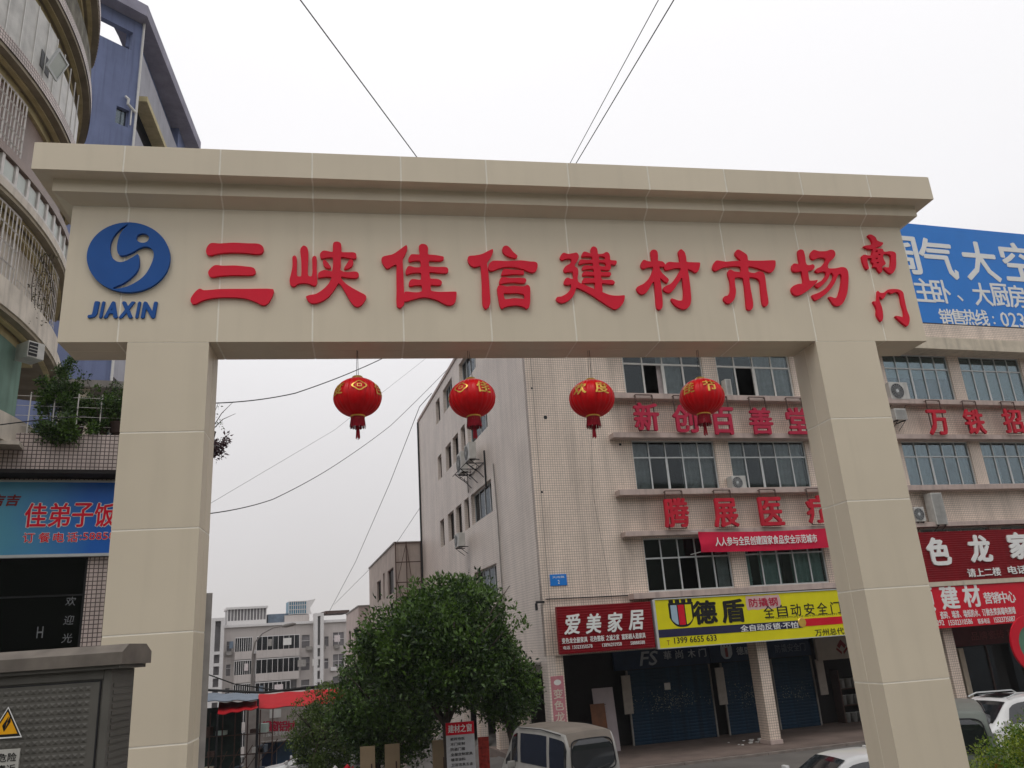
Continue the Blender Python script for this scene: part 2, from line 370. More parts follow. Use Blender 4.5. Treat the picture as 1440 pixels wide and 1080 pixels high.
for a, b in zip(JU, JU[1:]):
    A = a + (g2 if a > 0 else 0); B = b - (g2 if b < GL else 0)
    panel(MB().box(A, B, 0, 0.02, ZB, ZF-0.01))                        # front face
    panel(MB().box(A, B, GD-0.02, GD, ZB, ZF-0.01))                    # rear face
    for c, d in ((0.021, GD/2-g2/2), (GD/2+g2/2, GD-0.021)):           # soffit, two rows
        for (s0, s1) in ((A, B),):
            segs = [(s0, s1)]
            for p0, p1 in (PL, PR):
                ns = []
                for q0, q1 in segs:
                    if p1 <= q0 or p0 >= q1: ns.append((q0, q1)); continue
                    if p0 > q0: ns.append((q0, p0))
                    if p1 < q1: ns.append((p1, q1))
                segs = ns
            for q0, q1 in segs: panel(MB().box(q0, q1, c, d, ZB+0.001, ZB+0.02))
    for side in (0, 1):
        m = MB()
        for (o0, z0), (o1, z1) in zip(LEV, LEV[1:]):
            y0, y1 = (-o0, -o1) if side == 0 else (GD+o0, GD+o1)
            la0, la1 = (-o0, -o1) if a == 0 else (A, A)
            rb0, rb1 = (GL+o0, GL+o1) if b == GL else (B, B)
            q = [(la0, y0, z0), (rb0, y0, z0), (rb1, y1, z1), (la1, y1, z1)]
            m.quad(*(q if side == 0 else q[::-1]))
        part('cornice_panel', m, M_PANEL, gate)
for side in (0, 1):
    m = MB()
    for (o0, z0), (o1, z1) in zip(LEV, LEV[1:]):
        x0, x1 = (-o0, -o1) if side == 0 else (GL+o0, GL+o1)
        q = [(x0, GD+o0, z0), (x0, -o0, z0), (x1, -o1, z1), (x1, GD+o1, z1)]
        m.quad(*(q if side == 0 else q[::-1]))
    part('cornice_panel', m, M_PANEL, gate)
    panel(MB().box(-0.0 if side == 0 else GL-0.02, 0.02 if side == 0 else GL, 0.021, GD-0.021, ZB+0.021, ZF-0.01))
part('top_capping', MB().box(-.40, GL+.40, -.40, GD+.40, 6.962, 6.975), M_PANEL, gate)
ZJ = [4.2, 2.946, 1.693, 0.441, -0.812, -2.6]
for (a, b) in (PL, PR):
    for k in range(5):
        z1 = ZJ[k]-g2; z0 = ZJ[k+1]+g2
        panel(MB().box(a, b, 0, 0.02, z0, z1)); panel(MB().box(a, b, GD-0.02, GD, z0, z1))
        for x0, x1 in ((a, a+0.02), (b-0.02, b)):
            for c, d in ((0.021, GD/2-g2/1.5), (GD/2+g2/1.5, GD-0.021)): panel(MB().box(x0, x1, c, d, z0, z1))
CH = {
'three': ((260,330), 9, [
 [[(340,125),(440,130),(620,120),(800,128),(940,135),(995,175),(995,230),(950,262),(800,250),(600,242),(430,255),(310,278),(275,240),(290,170)]],
 [[(385,405),(480,410),(640,408),(780,420),(870,435),(900,475),(885,515),(830,528),(600,528),(430,540),(340,552),(305,520),(310,470)]],
 [[(190,700),(250,720),(450,705),(800,703),(1115,705),(1128,740),(1085,840),(1040,895),(985,905),(900,865),(760,820),(560,808),(380,815),(240,845),(120,895),(80,855),(100,790)]]]),
'gorge': ((400,330), 9, [
 [[(105,300),(130,280),(155,300),(160,400),(160,520),(175,545),(215,540),(215,350),(205,200),(245,155),(290,180),(305,260),(300,400),(300,520),(320,545),(350,535),(355,400),(355,310),(380,285),(408,305),(410,400),(412,520),(418,600),(400,655),(370,660),(310,635),(240,628),(170,640),(120,672),(80,650),(68,590),(90,500),(105,400)]],
 [[(620,125),(665,105),(715,130),(725,235),(800,240),(890,245),(912,280),(900,318),(820,312),(720,300),(715,400),(715,470),(800,490),(910,485),(942,520),(920,560),(840,562),(715,550),(760,620),(860,690),(960,745),(1035,795),(1010,860),(960,915),(910,925),(860,890),(790,780),(720,660),(685,630),(640,700),(570,790),(480,855),(370,885),(310,860),(275,800),(320,780),(400,765),(500,700),(570,620),(595,555),(520,548),(430,560),(430,510),(460,480),(510,465),(600,480),(615,400),(610,305),(540,308),(465,318),(450,270),(475,230),(510,218),(610,235)]],
 [[(510,335),(550,370),(590,430),(560,442),(510,420),(490,380),(490,345)]],
 [[(830,330),(865,340),(870,385),(850,420),(800,445),(755,448),(780,400)]]]),
'fine': ((530,330), 9, [
 [[(370,150),(385,185),(360,260),(328,325),(333,500),(343,740),(345,880),(320,925),(285,940),(250,910),(248,700),(245,500),(245,395),(190,415),(135,445),(95,415),(60,350),(65,305),(110,285),(200,265),(290,205)]],
 [[(530,165),(565,135),(620,145),(645,185),(645,265),(740,275),(840,295),(840,330),(790,348),(660,345),(660,415),(760,425),(880,430),(902,470),(880,500),(760,495),(665,490),(675,570),(770,578),(815,605),(815,640),(780,655),(680,650),(685,725),(800,740),(1000,738),(1002,800),(980,880),(920,908),(850,890),(740,835),(600,808),(470,830),(380,858),(347,858),(347,745),(380,735),(470,745),(560,735),(570,700),(560,655),(480,655),(415,668),(400,640),(420,595),(450,578),(550,585),(555,500),(450,500),(375,522),(360,490),(385,425),(410,412),(480,430),(550,425),(545,350),(480,345),(410,360),(395,330),(420,280),(440,265),(540,265)]]]),
'trust': ((650,330), 9, [
 [[(380,200),(385,235),(350,310),(310,375),(325,480),(345,750),(350,870),(335,925),(295,955),(260,920),(250,850),(245,650),(235,480),(225,410),(150,425),(95,395),(65,330),(80,290),(160,280),(250,260),(320,225)]],
 [[(555,155),(600,185),(640,235),(695,285),(675,310),(610,300),(540,270),(505,225),(510,175)]],
 [[(400,345),(560,350),(740,343),(850,355),(930,365),(948,400),(935,460),(900,492),(840,485),(760,450),(650,425),(540,425),(450,445),(390,470),(335,465),(325,410),(360,360)]],
 [[(530,450),(620,460),(770,470),(775,515),(640,515),(490,528),(500,480)]],
 [[(495,555),(600,565),(780,565),(805,590),(785,625),(650,618),(540,625),(470,640),(465,600)]],
 [[(450,665),(480,655),(560,670),(640,662),(770,670),(820,652),(850,680),(855,780),(845,920),(810,950),(775,930),(700,910),(600,915),(540,930),(495,950),(470,910),(450,800),(437,700)],[(520,755),(600,755),(680,752),(740,760),(775,775),(775,825),(660,818),(535,830)]]]),
'build': ((780,335), 9, [
 [[(110,200),(160,215),(230,205),(270,200),(298,240),(285,290),(245,365),(280,395),(292,440),(288,560),(360,600),(500,660),(600,700),(700,735),(800,742),(875,738),(870,800),(830,870),(760,912),(700,890),(560,800),(420,710),(270,640),(240,720),(190,785),(110,830),(50,825),(12,790),(25,760),(80,750),(150,710),(195,650),(200,600),(150,605),(110,590),(120,540),(150,515),(210,530),(230,520),(225,480),(220,440),(170,440),(125,445),(105,415),(130,370),(180,340),(205,300),(190,275),(130,280),(80,295),(60,265),(75,225)]],
 [[(450,145),(485,120),(525,145),(540,215),(600,212),(650,190),(685,220),(695,290),(770,300),(775,330),(760,350),(700,348),(700,400),(670,420),(575,410),(580,445),(690,445),(705,470),(690,490),(580,490),(590,540),(720,545),(750,570),(740,595),(590,585),(595,690),(540,720),(505,690),(500,580),(420,580),(345,585),(345,545),(375,520),(490,525),(490,490),(420,485),(350,490),(345,455),(380,435),(485,445),(480,405),(420,405),(345,415),(345,380),(380,360),(475,365),(470,330),(380,330),(300,348),(300,310),(325,285),(400,292),(465,285),(460,250),(400,245),(335,248),(340,210),(370,185),(450,210)],[(555,245),(600,245),(630,260),(625,282),(600,290),(552,285)],[(552,325),(620,325),(640,345),(635,370),(570,368),(552,350)]]]),
'timber': ((885,335), 9, [
 [[(260,185),(295,160),(335,175),(350,220),(352,300),(410,312),(440,345),(430,375),(370,375),(385,430),(440,490),(488,540),(468,580),(430,560),(380,520),(395,650),(410,830),(400,900),(365,918),(335,890),(320,750),(305,570),(285,575),(240,650),(200,705),(150,725),(105,700),(80,650),(100,625),(170,590),(230,530),(275,450),(290,380),(230,380),(165,400),(135,370),(150,310),(175,290),(220,305),(275,310)]],
 [[(610,180),(645,155),(685,190),(705,250),(712,312),(780,320),(880,325),(878,380),(855,435),(820,450),(790,430),(730,405),(745,520),(765,700),(768,800),(750,870),(700,908),(640,905),(570,865),(520,800),(520,775),(560,785),(620,805),(665,790),(675,700),(665,600),(655,515),(620,560),(560,650),(520,695),(480,705),(430,680),(415,650),(440,625),(510,590),(570,520),(620,440),(640,395),(560,395),(455,420),(430,390),(450,340),(490,315),(550,320),(625,318),(620,260)]]]),
'market': ((990,335), 9, [
 [[(420,160),(480,190),(530,230),(545,295),(700,300),(885,297),(888,360),(860,430),(815,448),(740,420),(640,385),(550,372),(552,440),(620,455),(680,435),(730,445),(755,490),(775,650),(800,820),(785,865),(750,875),(725,840),(705,680),(690,560),(650,520),(560,510),(575,650),(605,820),(600,900),(565,925),(530,905),(515,780),(490,560),(470,515),(380,515),(378,600),(390,680),(375,770),(335,825),(285,840),(240,800),(240,755),(290,735),(320,680),(315,560),(290,480),(290,435),(320,412),(370,435),(455,440),(445,375),(350,370),(230,385),(130,428),(98,400),(110,335),(140,300),(170,298),(260,312),(350,305),(455,298),(410,260),(380,215),(390,175)]]]),
'ground': ((1100,335), 9, [
 [[(185,175),(215,158),(250,170),(270,230),(290,345),(330,355),(370,345),(392,370),(375,410),(315,430),(315,480),(330,550),(380,550),(430,545),(415,580),(350,640),(270,700),(180,740),(130,725),(100,670),(115,625),(180,595),(245,580),(240,500),(225,435),(160,440),(115,425),(110,360),(135,335),(205,345),(190,260)]],
 [[(380,165),(450,180),(540,178),(600,160),(640,175),(655,220),(630,270),(585,310),(560,360),(570,395),(660,395),(740,380),(790,395),(815,440),(820,550),(805,700),(770,800),(730,855),(680,870),(640,855),(590,790),(570,755),(600,755),(650,770),(685,750),(710,680),(730,580),(735,500),(720,465),(690,480),(650,570),(600,650),(520,730),(410,798),(380,780),(360,735),(400,720),(470,690),(550,630),(610,550),(630,490),(610,450),(590,460),(560,530),(500,600),(440,640),(400,610),(420,585),(480,550),(530,490),(535,445),(500,435),(430,450),(400,425),(420,400),(470,375),(520,320),(530,280),(500,260),(430,265),(380,285),(345,260),(345,200)]]]),
'south': ((1190,320), 6.745, [
 [[(190,85),(220,78),(265,105),(280,135),(335,155),(325,180),(270,200),(265,210),(330,215),(345,240),(400,235),(450,250),(458,300),(455,390),(430,440),(400,445),(345,400),(345,385),(395,390),(405,370),(410,290),(390,265),(345,262),(335,285),(345,320),(360,355),(330,375),(325,430),(310,440),(290,420),(270,390),(240,385),(245,355),(225,335),(230,305),(200,300),(185,310),(190,350),(200,400),(180,405),(155,370),(135,290),(150,270),(220,275),(235,240),(235,215),(200,215),(150,190),(180,180),(230,170),(225,130)],[(262,232),(282,230),(284,240),(264,243)],[(290,262),(306,262),(308,272),(292,273)],[(262,300),(282,298),(284,308),(264,311)],[(274,340),(292,338),(294,348),(276,351)]]]),
'gate': ((1190,320), 6.745, [
 [[(285,610),(310,630),(350,625),(380,600),(470,595),(520,620),(535,680),(560,790),(585,860),(580,920),(560,945),(500,900),(450,850),(480,850),(530,860),(535,820),(510,730),(490,640),(460,620),(420,635),(380,625),(350,670),(330,690),(300,665),(300,700),(325,770),(335,860),(320,900),(290,870),(275,830),(275,780),(240,710),(265,710),(280,690)]]]),
}
for k, (org, sc, strokes) in CH.items():
    m = MB()
    for q, loops in enumerate(strokes): outline(m, GATE, loops, org, sc, -0.001 - 0.0015*q, 0.045)
    part('character', m, M_REDL, gate)
ell = lambda cx, cy, rx, ry, n=24, a0=0.0: [(cx+rx*math.cos(a0+2*math.pi*k/n), cy+ry*math.sin(a0+2*math.pi*k/n)) for k in range(n)]
emb = MB()
outline(emb, GATE, [ell(485, 432, 393, 330, 28), ell(620, 250, 60, 45, 12),
  [(485,122),(420,190),(385,280),(378,360),(400,410),(450,412),(520,385),(590,345),(650,330),(705,352),(725,410),(700,500),(640,600),(560,665),(450,715),(335,727),(440,675),(530,605),(578,540),(588,460),(575,402),(510,440),(430,476),(370,468),(325,420),(310,340),(330,260),(380,190),(440,140)]], (110,300), 6.747, -0.001, 0.05)
part('emblem', emb, M_BLUEL, gate)
ju0, jz0 = GATE.at(123, 448); ju1, jz1 = GATE.at(222, 427)
wj = (ju1-ju0)
for chx, a, b in (('J', 0, .135), ('I', .17, .215), ('A', .235, .435), ('X', .45, .655), ('I', .69, .735), ('N', .77, .98)):
    text(gate, chx, ju0+a*wj, ju0+b*wj, jz0, jz0+0.245, -0.001, M_BLUEL, 0.04, 0.062, 0.08, name='character')

# ================================================================ LANTERNS
M_LAN = pm('red lantern satin', (0.66, 0.001, 0.006), 0.38, 0.12, 8, spec=.3)
M_LAND = pm('dark red fringe', (0.30, 0.008, 0.02), 0.8, 0.2, 30)
M_GOLD = pm('gold trim', (0.75, 0.48, 0.10), 0.35, 0.1, metal=0.5)
def wrap(mb, s, az, zc, size, Rr, Hh, bold=0.03):
    V, Fc = text_data(s, 0, 0)
    for q_, (ox, oz) in enumerate(((0, 0), (.006, .002), (-.006, -.002), (0, .005))):
        i = len(mb.v)
        for x, y, z in V:
            zz = zc + (z-0.5)*size + oz; rr = Rr*math.sqrt(max(0.05, 1-(zz/Hh)**2)) + 0.003 + q_*.0005
            a = az + ((x-0.5)*size + ox)/Rr*1.15
            mb.v.append((rr*math.sin(a), -rr*math.cos(a), zz))
        mb.f += [tuple(i+q for q in reversed(f)) for f in Fc]
def lantern(u, zc, rot, label, tilt=0.0, plain_tassel=False):
    t = thing('lantern', label, 'lantern', GATE, u, GD/2, zc, 'red lanterns hung under the gate beam')
    t.rotation_euler = (tilt, 0, GATE.th + rot)
    OFF[t.name] = Vector((0, 0, 0))
    RR, HH = 0.34, 0.285
    pr = [(RR*math.cos(a)*(1 if abs(a) < 1.2 else 1), HH*math.sin(a)) for a in [R(-76+152*k/22) for k in range(23)]]
    part('shade', MB().lathe(pr, 112, lobes=24, amp=0.085), M_LAN, t, smooth=True)
    part('top_cap', MB().lathe([(0.005, .315), (.07, .312), (.078, .30), (.085, .275), (.10, .262)], 24), M_GOLD, t, smooth=True)
    part('bottom_cap', MB().lathe([(.10, -.262), (.105, -.275), (.10, -.29)], 24), M_GOLD, t, smooth=True)
    fr = MB()
    for k in range(44):
        a = 2*math.pi*k/44; b = a + 2*math.pi/44*0.86; r0, r1 = .095, .104+.006*(k % 3)
        zl = -.43 - .02*((k*7) % 5)/5
        for q in (0, 1):
            rr0, rr1 = r0-q*.006, r1-q*.006
            pts = [(rr0*math.cos(a), rr0*math.sin(a), -.28), (rr0*math.cos(b), rr0*math.sin(b), -.28), (rr1*math.cos(b), rr1*math.sin(b), zl), (rr1*math.cos(a), rr1*math.sin(a), zl)]
            fr.quad(*(pts if q == 0 else pts[::-1]))
    part('fringe', fr, M_LAND, t)
    ta = MB()
    for k in range(9):
        a = 2*math.pi*k/9; ta.tube([(0.008*math.cos(a), 0.008*math.sin(a), -.40), (.018*math.cos(a), .018*math.sin(a), -.47), (.026*math.cos(a), .026*math.sin(a), -.585-.012*(k % 3))], .007, 4)
    ta.tube([(0,0,-.28), (0,0,-.41)], .004, 4)
    part('tassel', ta, M_LAND, t)
    ct = [('度', 0.0), ('佳', 2), ('欢', 5)]
    seq = ['欢', '度', 'o', '佳', '节', 'o']
    for k, s in enumerate(seq):
        az = R(60*k)
        m = MB()
        if s == 'o':
            for (r0, r1, zz) in ((.075, .060, 0), (.034, .022, 0)):
                for j in range(24):
                    a0, a1 = 2*math.pi*j/24, 2*math.pi*(j+1)/24
                    P = []
                    for rr, aa in ((r0, a0), (r0, a1), (r1, a1), (r1, a0)):
                        sq = 1/max(abs(math.cos(aa)), abs(math.sin(aa)))*0.72 if r0 < .05 else 1 + .12*math.cos(4*aa)
                        dx, dz = rr*sq*1.25*math.cos(aa), rr*sq*math.sin(aa)
                        z2 = .085+dz; rad = RR*math.sqrt(1-(z2/HH)**2)+.003; an = az+dx/RR*1.1
                        P.append((rad*math.sin(an), -rad*math.cos(an), z2))
                    m.quad(*P)
        else: wrap(m, s, az, .075, .185, RR, HH)
        part('gold_character' if s != 'o' else 'gold_coin_motif', m, M_GOLD, t)
    wr = MB(); zt = ZB - zc
    wr.tube([(-.03, 0, .30), (-.012, 0, zt)], .004, 4).tube([(.03, 0, .30), (.012, 0, zt)], .004, 4)
    part('hanging_wire', wr, M_WIRE, t)
lantern(3.87, 3.49, R(-115), 'red lantern leftmost on the beam, hanging against bare sky with gold coin motif facing forward', 0)
lantern(5.50, 3.45, R(-156), 'red lantern in front of the grey side wall windows, second from the left', R(3))
lantern(7.29, 3.42, R(-47), 'red lantern in front of the blank tiled wall, showing two gold characters', R(-3.5))
lantern(9.03, 3.42, R(120), 'red lantern overlapping the upper windows and red rooftop lettering, rightmost of the four', R(4))

# ================================================================ MAIN BUILDING (beige tiles, shops below)
bld = thing('commercial_building', 'beige tiled four storey building with shops below and windows between long ledges', 'building', FAC, 0, 0, -3.8)
BL = 32.0
FLO = [(1.50, 3.37), (5.09, 6.98), (8.72, 10.86)]
BAYS = [(3.93+4.03*k, 3.93+4.03*k+3.42) for k in range(7)]
front_holes = [(a, b, z0, z1) for (z0, z1) in FLO for (a, b) in BAYS]
w = MB()
w.wall(0, 12.2, -0.38, 14.3, [h for h in front_holes if h[1] < 12.2], 0, 0.24)
w.wall(12.2, BL, -0.38, 12.25, [h for h in front_holes if h[0] < BL and h[0] > 12.1 and h[1] < BL] , 0.0, 0.24)
part('front_wall', w, M_TILE, bld)
# side wall: u here is the distance back from the corner
SW4 = [(16.05,17.25,12.35,13.7), (12.6,15.0,12.35,13.7), (7.3,10.8,12.35,13.7)]
SW3 = [(16.2,17.3,9.12,10.45), (13.55,14.98,9.12,10.45), (11.75,13.1,9.12,10.45), (10.15,11.1,9.12,10.45), (5.8,9.62,9.1,10.5)]
SW2 = [(16.2,17.3,5.42,6.85), (13.6,15.1,5.42,6.85), (11.75,13.1,5.42,6.85), (10.1,11.1,5.42,6.85), (5.8,9.62,5.44,6.82)]
SW1 = [(5.75,9.7,1.95,3.3), (11.75,13.1,1.9,3.3), (13.6,15.1,1.9,3.3), (16.2,17.3,1.9,3.3)]
SDOOR = [(0.62, 3.3, -4.2, -0.9), (3.9, 6.6, -4.4, -0.9), (7.3, 9.9, -4.7, -0.9), (10.6, 13.2, -5.0, -0.9)]
w = MB().wall(0.002, 23.33, -7.0, 14.3, SW4+SW3+SW2+SW1+SDOOR, 0, 0.3, 'y')
part('side_wall', w, M_TILES, bld)
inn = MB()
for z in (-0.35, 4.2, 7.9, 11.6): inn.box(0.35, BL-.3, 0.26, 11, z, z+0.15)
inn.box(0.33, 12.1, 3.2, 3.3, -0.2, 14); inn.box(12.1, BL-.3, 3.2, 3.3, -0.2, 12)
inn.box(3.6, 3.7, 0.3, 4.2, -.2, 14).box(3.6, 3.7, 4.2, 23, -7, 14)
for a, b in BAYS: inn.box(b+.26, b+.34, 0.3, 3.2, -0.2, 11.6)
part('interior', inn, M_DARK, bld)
rf = MB().box(-0.0, 12.2, 0.24, 23.33, 14.3, 14.36).box(12.2, BL, 0.24, 14, 12.25, 12.3).box(12.1, 12.2, 0.3, 23.3, 12.3, 14.3).box(0.3, BL, 23.0, 23.3, -7, 12.25)
part('roof', rf, M_CONC, bld)
part('roof_edge', MB().box(-.05, 12.25, -.05, 0.0, 14.22, 14.40).box(-.05, -0.002, 0.0, 23.36, 14.22, 14.40), M_LEDGE, bld)
for z0, z1, a, b, pr in ((1.27,1.47,3.15,BL,.42), (3.40,3.58,3.1,BL,.42), (4.86,5.07,3.05,BL,.42), (6.98,7.17,3.05,BL,.42), (8.49,8.70,3.0,BL,.42), (10.86,11.4,3.0,BL,.75)):
    part('ledge', MB().box(a, b, -pr, -0.001, z0, z1, 0.012), M_LEDGE if z0 < 10 else M_LEDGE2, bld)
# parapet above the top ledge, with a dark gap
part('parapet', MB().box(12.3, BL, -0.35, -0.002, 11.42, 12.2), M_TILE, bld)

def curtain_mesh(wd, ht, amp=0.035, n=None, seed=0, mat=None):
    rnd = random.Random(seed); n = n or max(8, int(wd/0.045)); m = MB(); ph = rnd.random()*6
    P = [(wd*k/n, amp*math.sin(k*1.25+ph)+amp*.5*math.sin(k*.47+ph*2)) for k in range(n+1)]
    for (a, p), (b, q) in zip(P, P[1:]): m.quad((a, p, 0), (b, q, 0), (b, q*.4, ht), (a, p*.4, ht))
    return m.mesh('curtain', mat or M_CURT, None, True)
_pc = {}
def pane_mesh(wd, ht, mat):
    k = (round(wd, 3), round(ht, 3), mat.name)
    if k not in _pc: _pc[k] = MB().box(0, wd, 0, 0.008, 0, ht).mesh('pane', mat)
    return _pc[k]
def window(parent, a, b, z0, z1, v, ncol, transom=None, mat=None, gm=None, curtains=(), open_cols=(), dcol=None, cm=None, fr=0.05, axis='x', blind=None):
    """a window part with its own panes and curtains, axis x = front wall, y = side wall"""
    mat = mat or M_ALU; gm = gm or M_GLASS; wd = b-a; ht = z1-z0
    m = MB(); d0, d1 = -0.03, 0.04
    m.box(0, wd, d0, d1, 0, fr).box(0, wd, d0, d1, ht-fr, ht).box(0, fr, d0, d1, fr, ht-fr).box(wd-fr, wd, d0, d1, fr, ht-fr)
    cw = wd/ncol; th = (ht*transom) if transom else None
    for k in range(1, ncol):
        t2 = fr*(1.0 if dcol is None or k != dcol else 1.8)/2
        if th: m.box(k*cw-t2, k*cw+t2, d0+.004, d1-.004, fr, th-fr/2).box(k*cw-fr*.35, k*cw+fr*.35, d0+.004, d1-.004, th+fr/2, ht-fr)
        else: m.box(k*cw-t2, k*cw+t2, d0+.004, d1-.004, fr, ht-fr)
    if th: m.box(fr, wd-fr, d0+.002, d1-.002, th-fr/2, th+fr/2)
    me = m.mesh('window', mat)
    o = link('window', me, parent); off = OFF[parent.name]
    if axis == 'x': o.location = Vector((a, v, z0)) - off
    else: o.location = Vector((v, b, z0)) - off; o.rotation_euler = (0, 0, R(-90))
    for k in range(ncol):
        if k in open_cols: pass
        else:
            p = link('pane', pane_mesh(cw-fr, (th or ht)-fr*1.4, gm), o); p.location = (k*cw+fr/2, 0.002, fr*.7)
        if th:
            p = link('pane', pane_mesh(cw-fr, ht-th-fr*1.2, gm), o); p.location = (k*cw+fr/2, 0.006, th+fr*.4)
    for q, (c0, c1) in enumerate(curtains):
        c = link('curtain', curtain_mesh((c1-c0)*wd, ht-.12, seed=int(a*10+q+z0*7), mat=cm), o); c.location = (c0*wd, 0.16, 0.06)
    if blind is not None:
        c = link('blind', MB().box(0, wd-.1, 0, .01, 0, ht*(1-blind)-.06).mesh('blind', M_CURT2), o); c.location = (.05, .12, ht*blind)
    return o
rn = random.Random(3)
# floor by floor, bay by bay
CUR = {(1,0): [(.0,.20),(.60,.99)], (1,1): [(0,.2),(.62,.98)], (1,3): [(.01,.42),(.8,.99)], (1,4): [(0,.3),(.72,.99)], (2,0): [(.45,.75)], (2,1): [(.5,.99)], (0,0): [(.86,.99)], (0,1): [(.0,.08),(.2,.45),(.6,.98)]}
for fi, (z0, z1) in enumerate(FLO):
    for bi, (a, b) in enumerate(BAYS):
        if fi == 2 and bi < 3: window(bld, a, b, z0, z1, 0.10, 4, 0.62, mat=M_ALUW, curtains=CUR.get((fi, bi), [(.1,.3)]), open_cols=(1,), dcol=2, fr=0.07)
        elif fi == 2: window(bld, a, b, z0, z1, 0.10, 5, 0.70, curtains=[], cm=M_CURT2, blind=0.52 if bi == 3 else 0.05, dcol=2)
        else: window(bld, a, b, z0, z1, 0.10, 5, 0.66 if fi == 1 else .62, curtains=CUR.get((fi, bi), [(0, .3), (.6, .95)]), open_cols=(2,) if (fi, bi) == (0, 0) else (), dcol=2 if fi else None, cm=M_CURT if fi or bi != 1 else M_CURT2)
for h in SW4+SW3+SW2+SW1:
    big = h[1]-h[0] > 2
    window(bld, h[0], h[1], h[2], h[3], 0.20, 4 if big else 1, None, mat=M_ALU if big else M_RUST, gm=M_GLASSD, curtains=[(.1,.5),(.6,.95)] if big else [], axis='y', fr=.05 if big else .03)
# drain pipes and cracks on the side wall
part('drain_pipe', MB().tube([(-.06, 23.2, -6.5), (-.06, 23.2, 14.2)], .055, 8), M_BLACK, bld)
part('drain_pipe', MB().tube([(-.05, 4.9, 1.0), (-.05, 4.9, 5.0), (-.05, 5.1, 7.3)], .03, 6).tube([(-.05, 9.9, 7.0), (-.05, 9.9, 9.0)], .03, 6), M_CONC, bld)
part('gutter_bracket', MB().box(-.25, 0.05, -.06, -.003, 1.33, 1.40).box(-.28, -.2, -.06, 0, 1.1, 1.33).tube([(.1, -.05, 1.45), (3.1, -.05, 1.42)], .02, 6), M_BLACK, bld)
part('rubber_joint', MB().tube([(0.24, -.004, z) for z in (-.3, 2, 4, 6, 8, 10, 12)], .007, 4), M_CONC, bld)
for (hx, hy, hr_) in ((767, 587, .07), (872, 625, .05), (748, 546, .04), (762, 692, .04)):
    hu_, hz2 = FAC.at(hx, hy); part('wall_hole', MB().poly([(hu_+hr_*math.cos(k*.785)*(1+.25*(k % 2)), -.003, hz2+hr_*math.sin(k*.785)) for k in range(8)]), M_BLACK, bld)
# ground floor: columns, back wall, lintel
PZ = -3.78
cols = [(0.02, 0.56), (7.85, 8.27), (16.0, 16.45), (24.1, 24.55)]
for a, b in cols:
    part('column', MB().box(a, b, 0.02, 0.62, PZ, -0.385), M_TILE, bld)
    if a > 1: part('column_base', MB().box(a-.04, b+.04, -.02, 0.66, PZ, PZ+.14, .01), M_LEDGE, bld)
part('portico_ceiling', MB().box(0.02, BL, 0.0, 3.6, -0.39, -0.382), M_CONC, bld)
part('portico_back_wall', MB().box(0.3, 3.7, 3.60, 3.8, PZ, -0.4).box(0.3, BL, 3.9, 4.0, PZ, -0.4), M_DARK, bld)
for sx in (3.2, 4.35, 7.85): pass
# side ground floor pilasters
for a in (3.34, 6.64, 9.94): part('pilaster', MB().box(-.06, -.002, a, a+.5, -5.2, -0.9), M_TILE, bld)
part('side_canopy', MB().box(-.7, -.003, 0.7, 3.4, -0.62, -0.55), M_CONC, bld)
# pavement platform and kerb
pv = MB().box(-0.2, BL+8, -1.25, 8, -4.3, PZ)
o = struct('pavement', pv, pm('pavement slabs', (0.17, 0.13, 0.11), 0.75, 0.25, 1.2, bump=.2, bscale=20)); o.matrix_world = FAC.m()
kb = MB()
for k in range(34): kb.box(-0.2+k*1.0+.006, 0.8+k*1.0-.006, -1.42, -1.256, -4.3, PZ-.012, .012)
o = struct('kerb', kb, pm('kerb stone', (0.20, 0.17, 0.15), 0.8, 0.2, 3)); o.matrix_world = FAC.m()

# ---- roller shutters (things of the shops): slatted doors, each slat real relief
M_SHUT = pm('dark blue shutter paint', (0.008, 0.036, 0.075), 0.5, 0.3, 5, streak=.4)
M_SHUTB = pm('navy sign board', (0.012, 0.03, 0.075), 0.5, 0.15, 3)
def shutter(a, b, z0, z1, v, label):
    t = thing('roller_shutter', label, 'shutter', FAC, (a+b)/2, v, z0, 'blue roller shutters of the shops')
    n = int((z1-z0)/0.11); sl = None
    for k in range(n):
        za = z0 + (z1-z0)*k/n; zb_ = z0 + (z1-z0)*(k+1)/n
        if sl is None:
            h = zb_-za; m = MB(); w_ = b-a
            m.quad((0, 0, 0), (w_, 0, 0), (w_, -.018, h*.3), (0, -.018, h*.3)).quad((0, -.018, h*.3), (w_, -.018, h*.3), (w_, -.018, h*.75), (0, -.018, h*.75)).quad((0, -.018, h*.75), (w_, -.018, h*.75), (w_, 0, h), (0, 0, h))
            sl = m.mesh('slat', M_SHUT)
        o = link('slat', sl, t); o.location = Vector((a, v, za)) - OFF[t.name]
    part('guide_rail', MB().box(a-.06, a, v-.05, v+.03, z0, z1), M_CONC, t); part('guide_rail', MB().box(b, b+.06, v-.05, v+.03, z0, z1), M_CONC, t)
    return t
def flakes(t, a, b, z0, z1, v, n, seed):
    """remnants of pasted flyers, scraps of paper"""
    r = random.Random(seed); m = MB()
    for _ in range(n):
        x = a + (b-a)*min(1, max(0, r.gauss(.5, .22))); z = z0 + (z1-z0)*min(1, max(0, r.gauss(.5, .2))); s = r.uniform(.008, .024); q = r.uniform(-.5, .5)
        m.quad((x-s, v, z-s*.5+q*s), (x+s, v, z-s*.6), (x+s*.8, v, z+s*.7), (x-s*.7, v, z+s*.5))
    part('paper_scraps', m, pm('grey paper', (.2, .22, .2), .8), t, kind='stuff')
t = shutter(4.28, 7.72, PZ, -1.15, 3.5, 'dark blue roller shutter below the white lettered navy board, speckled with paper scraps')
flakes(t, 4.4, 7.6, -2.9, -1.8, 3.475, 300, 5)
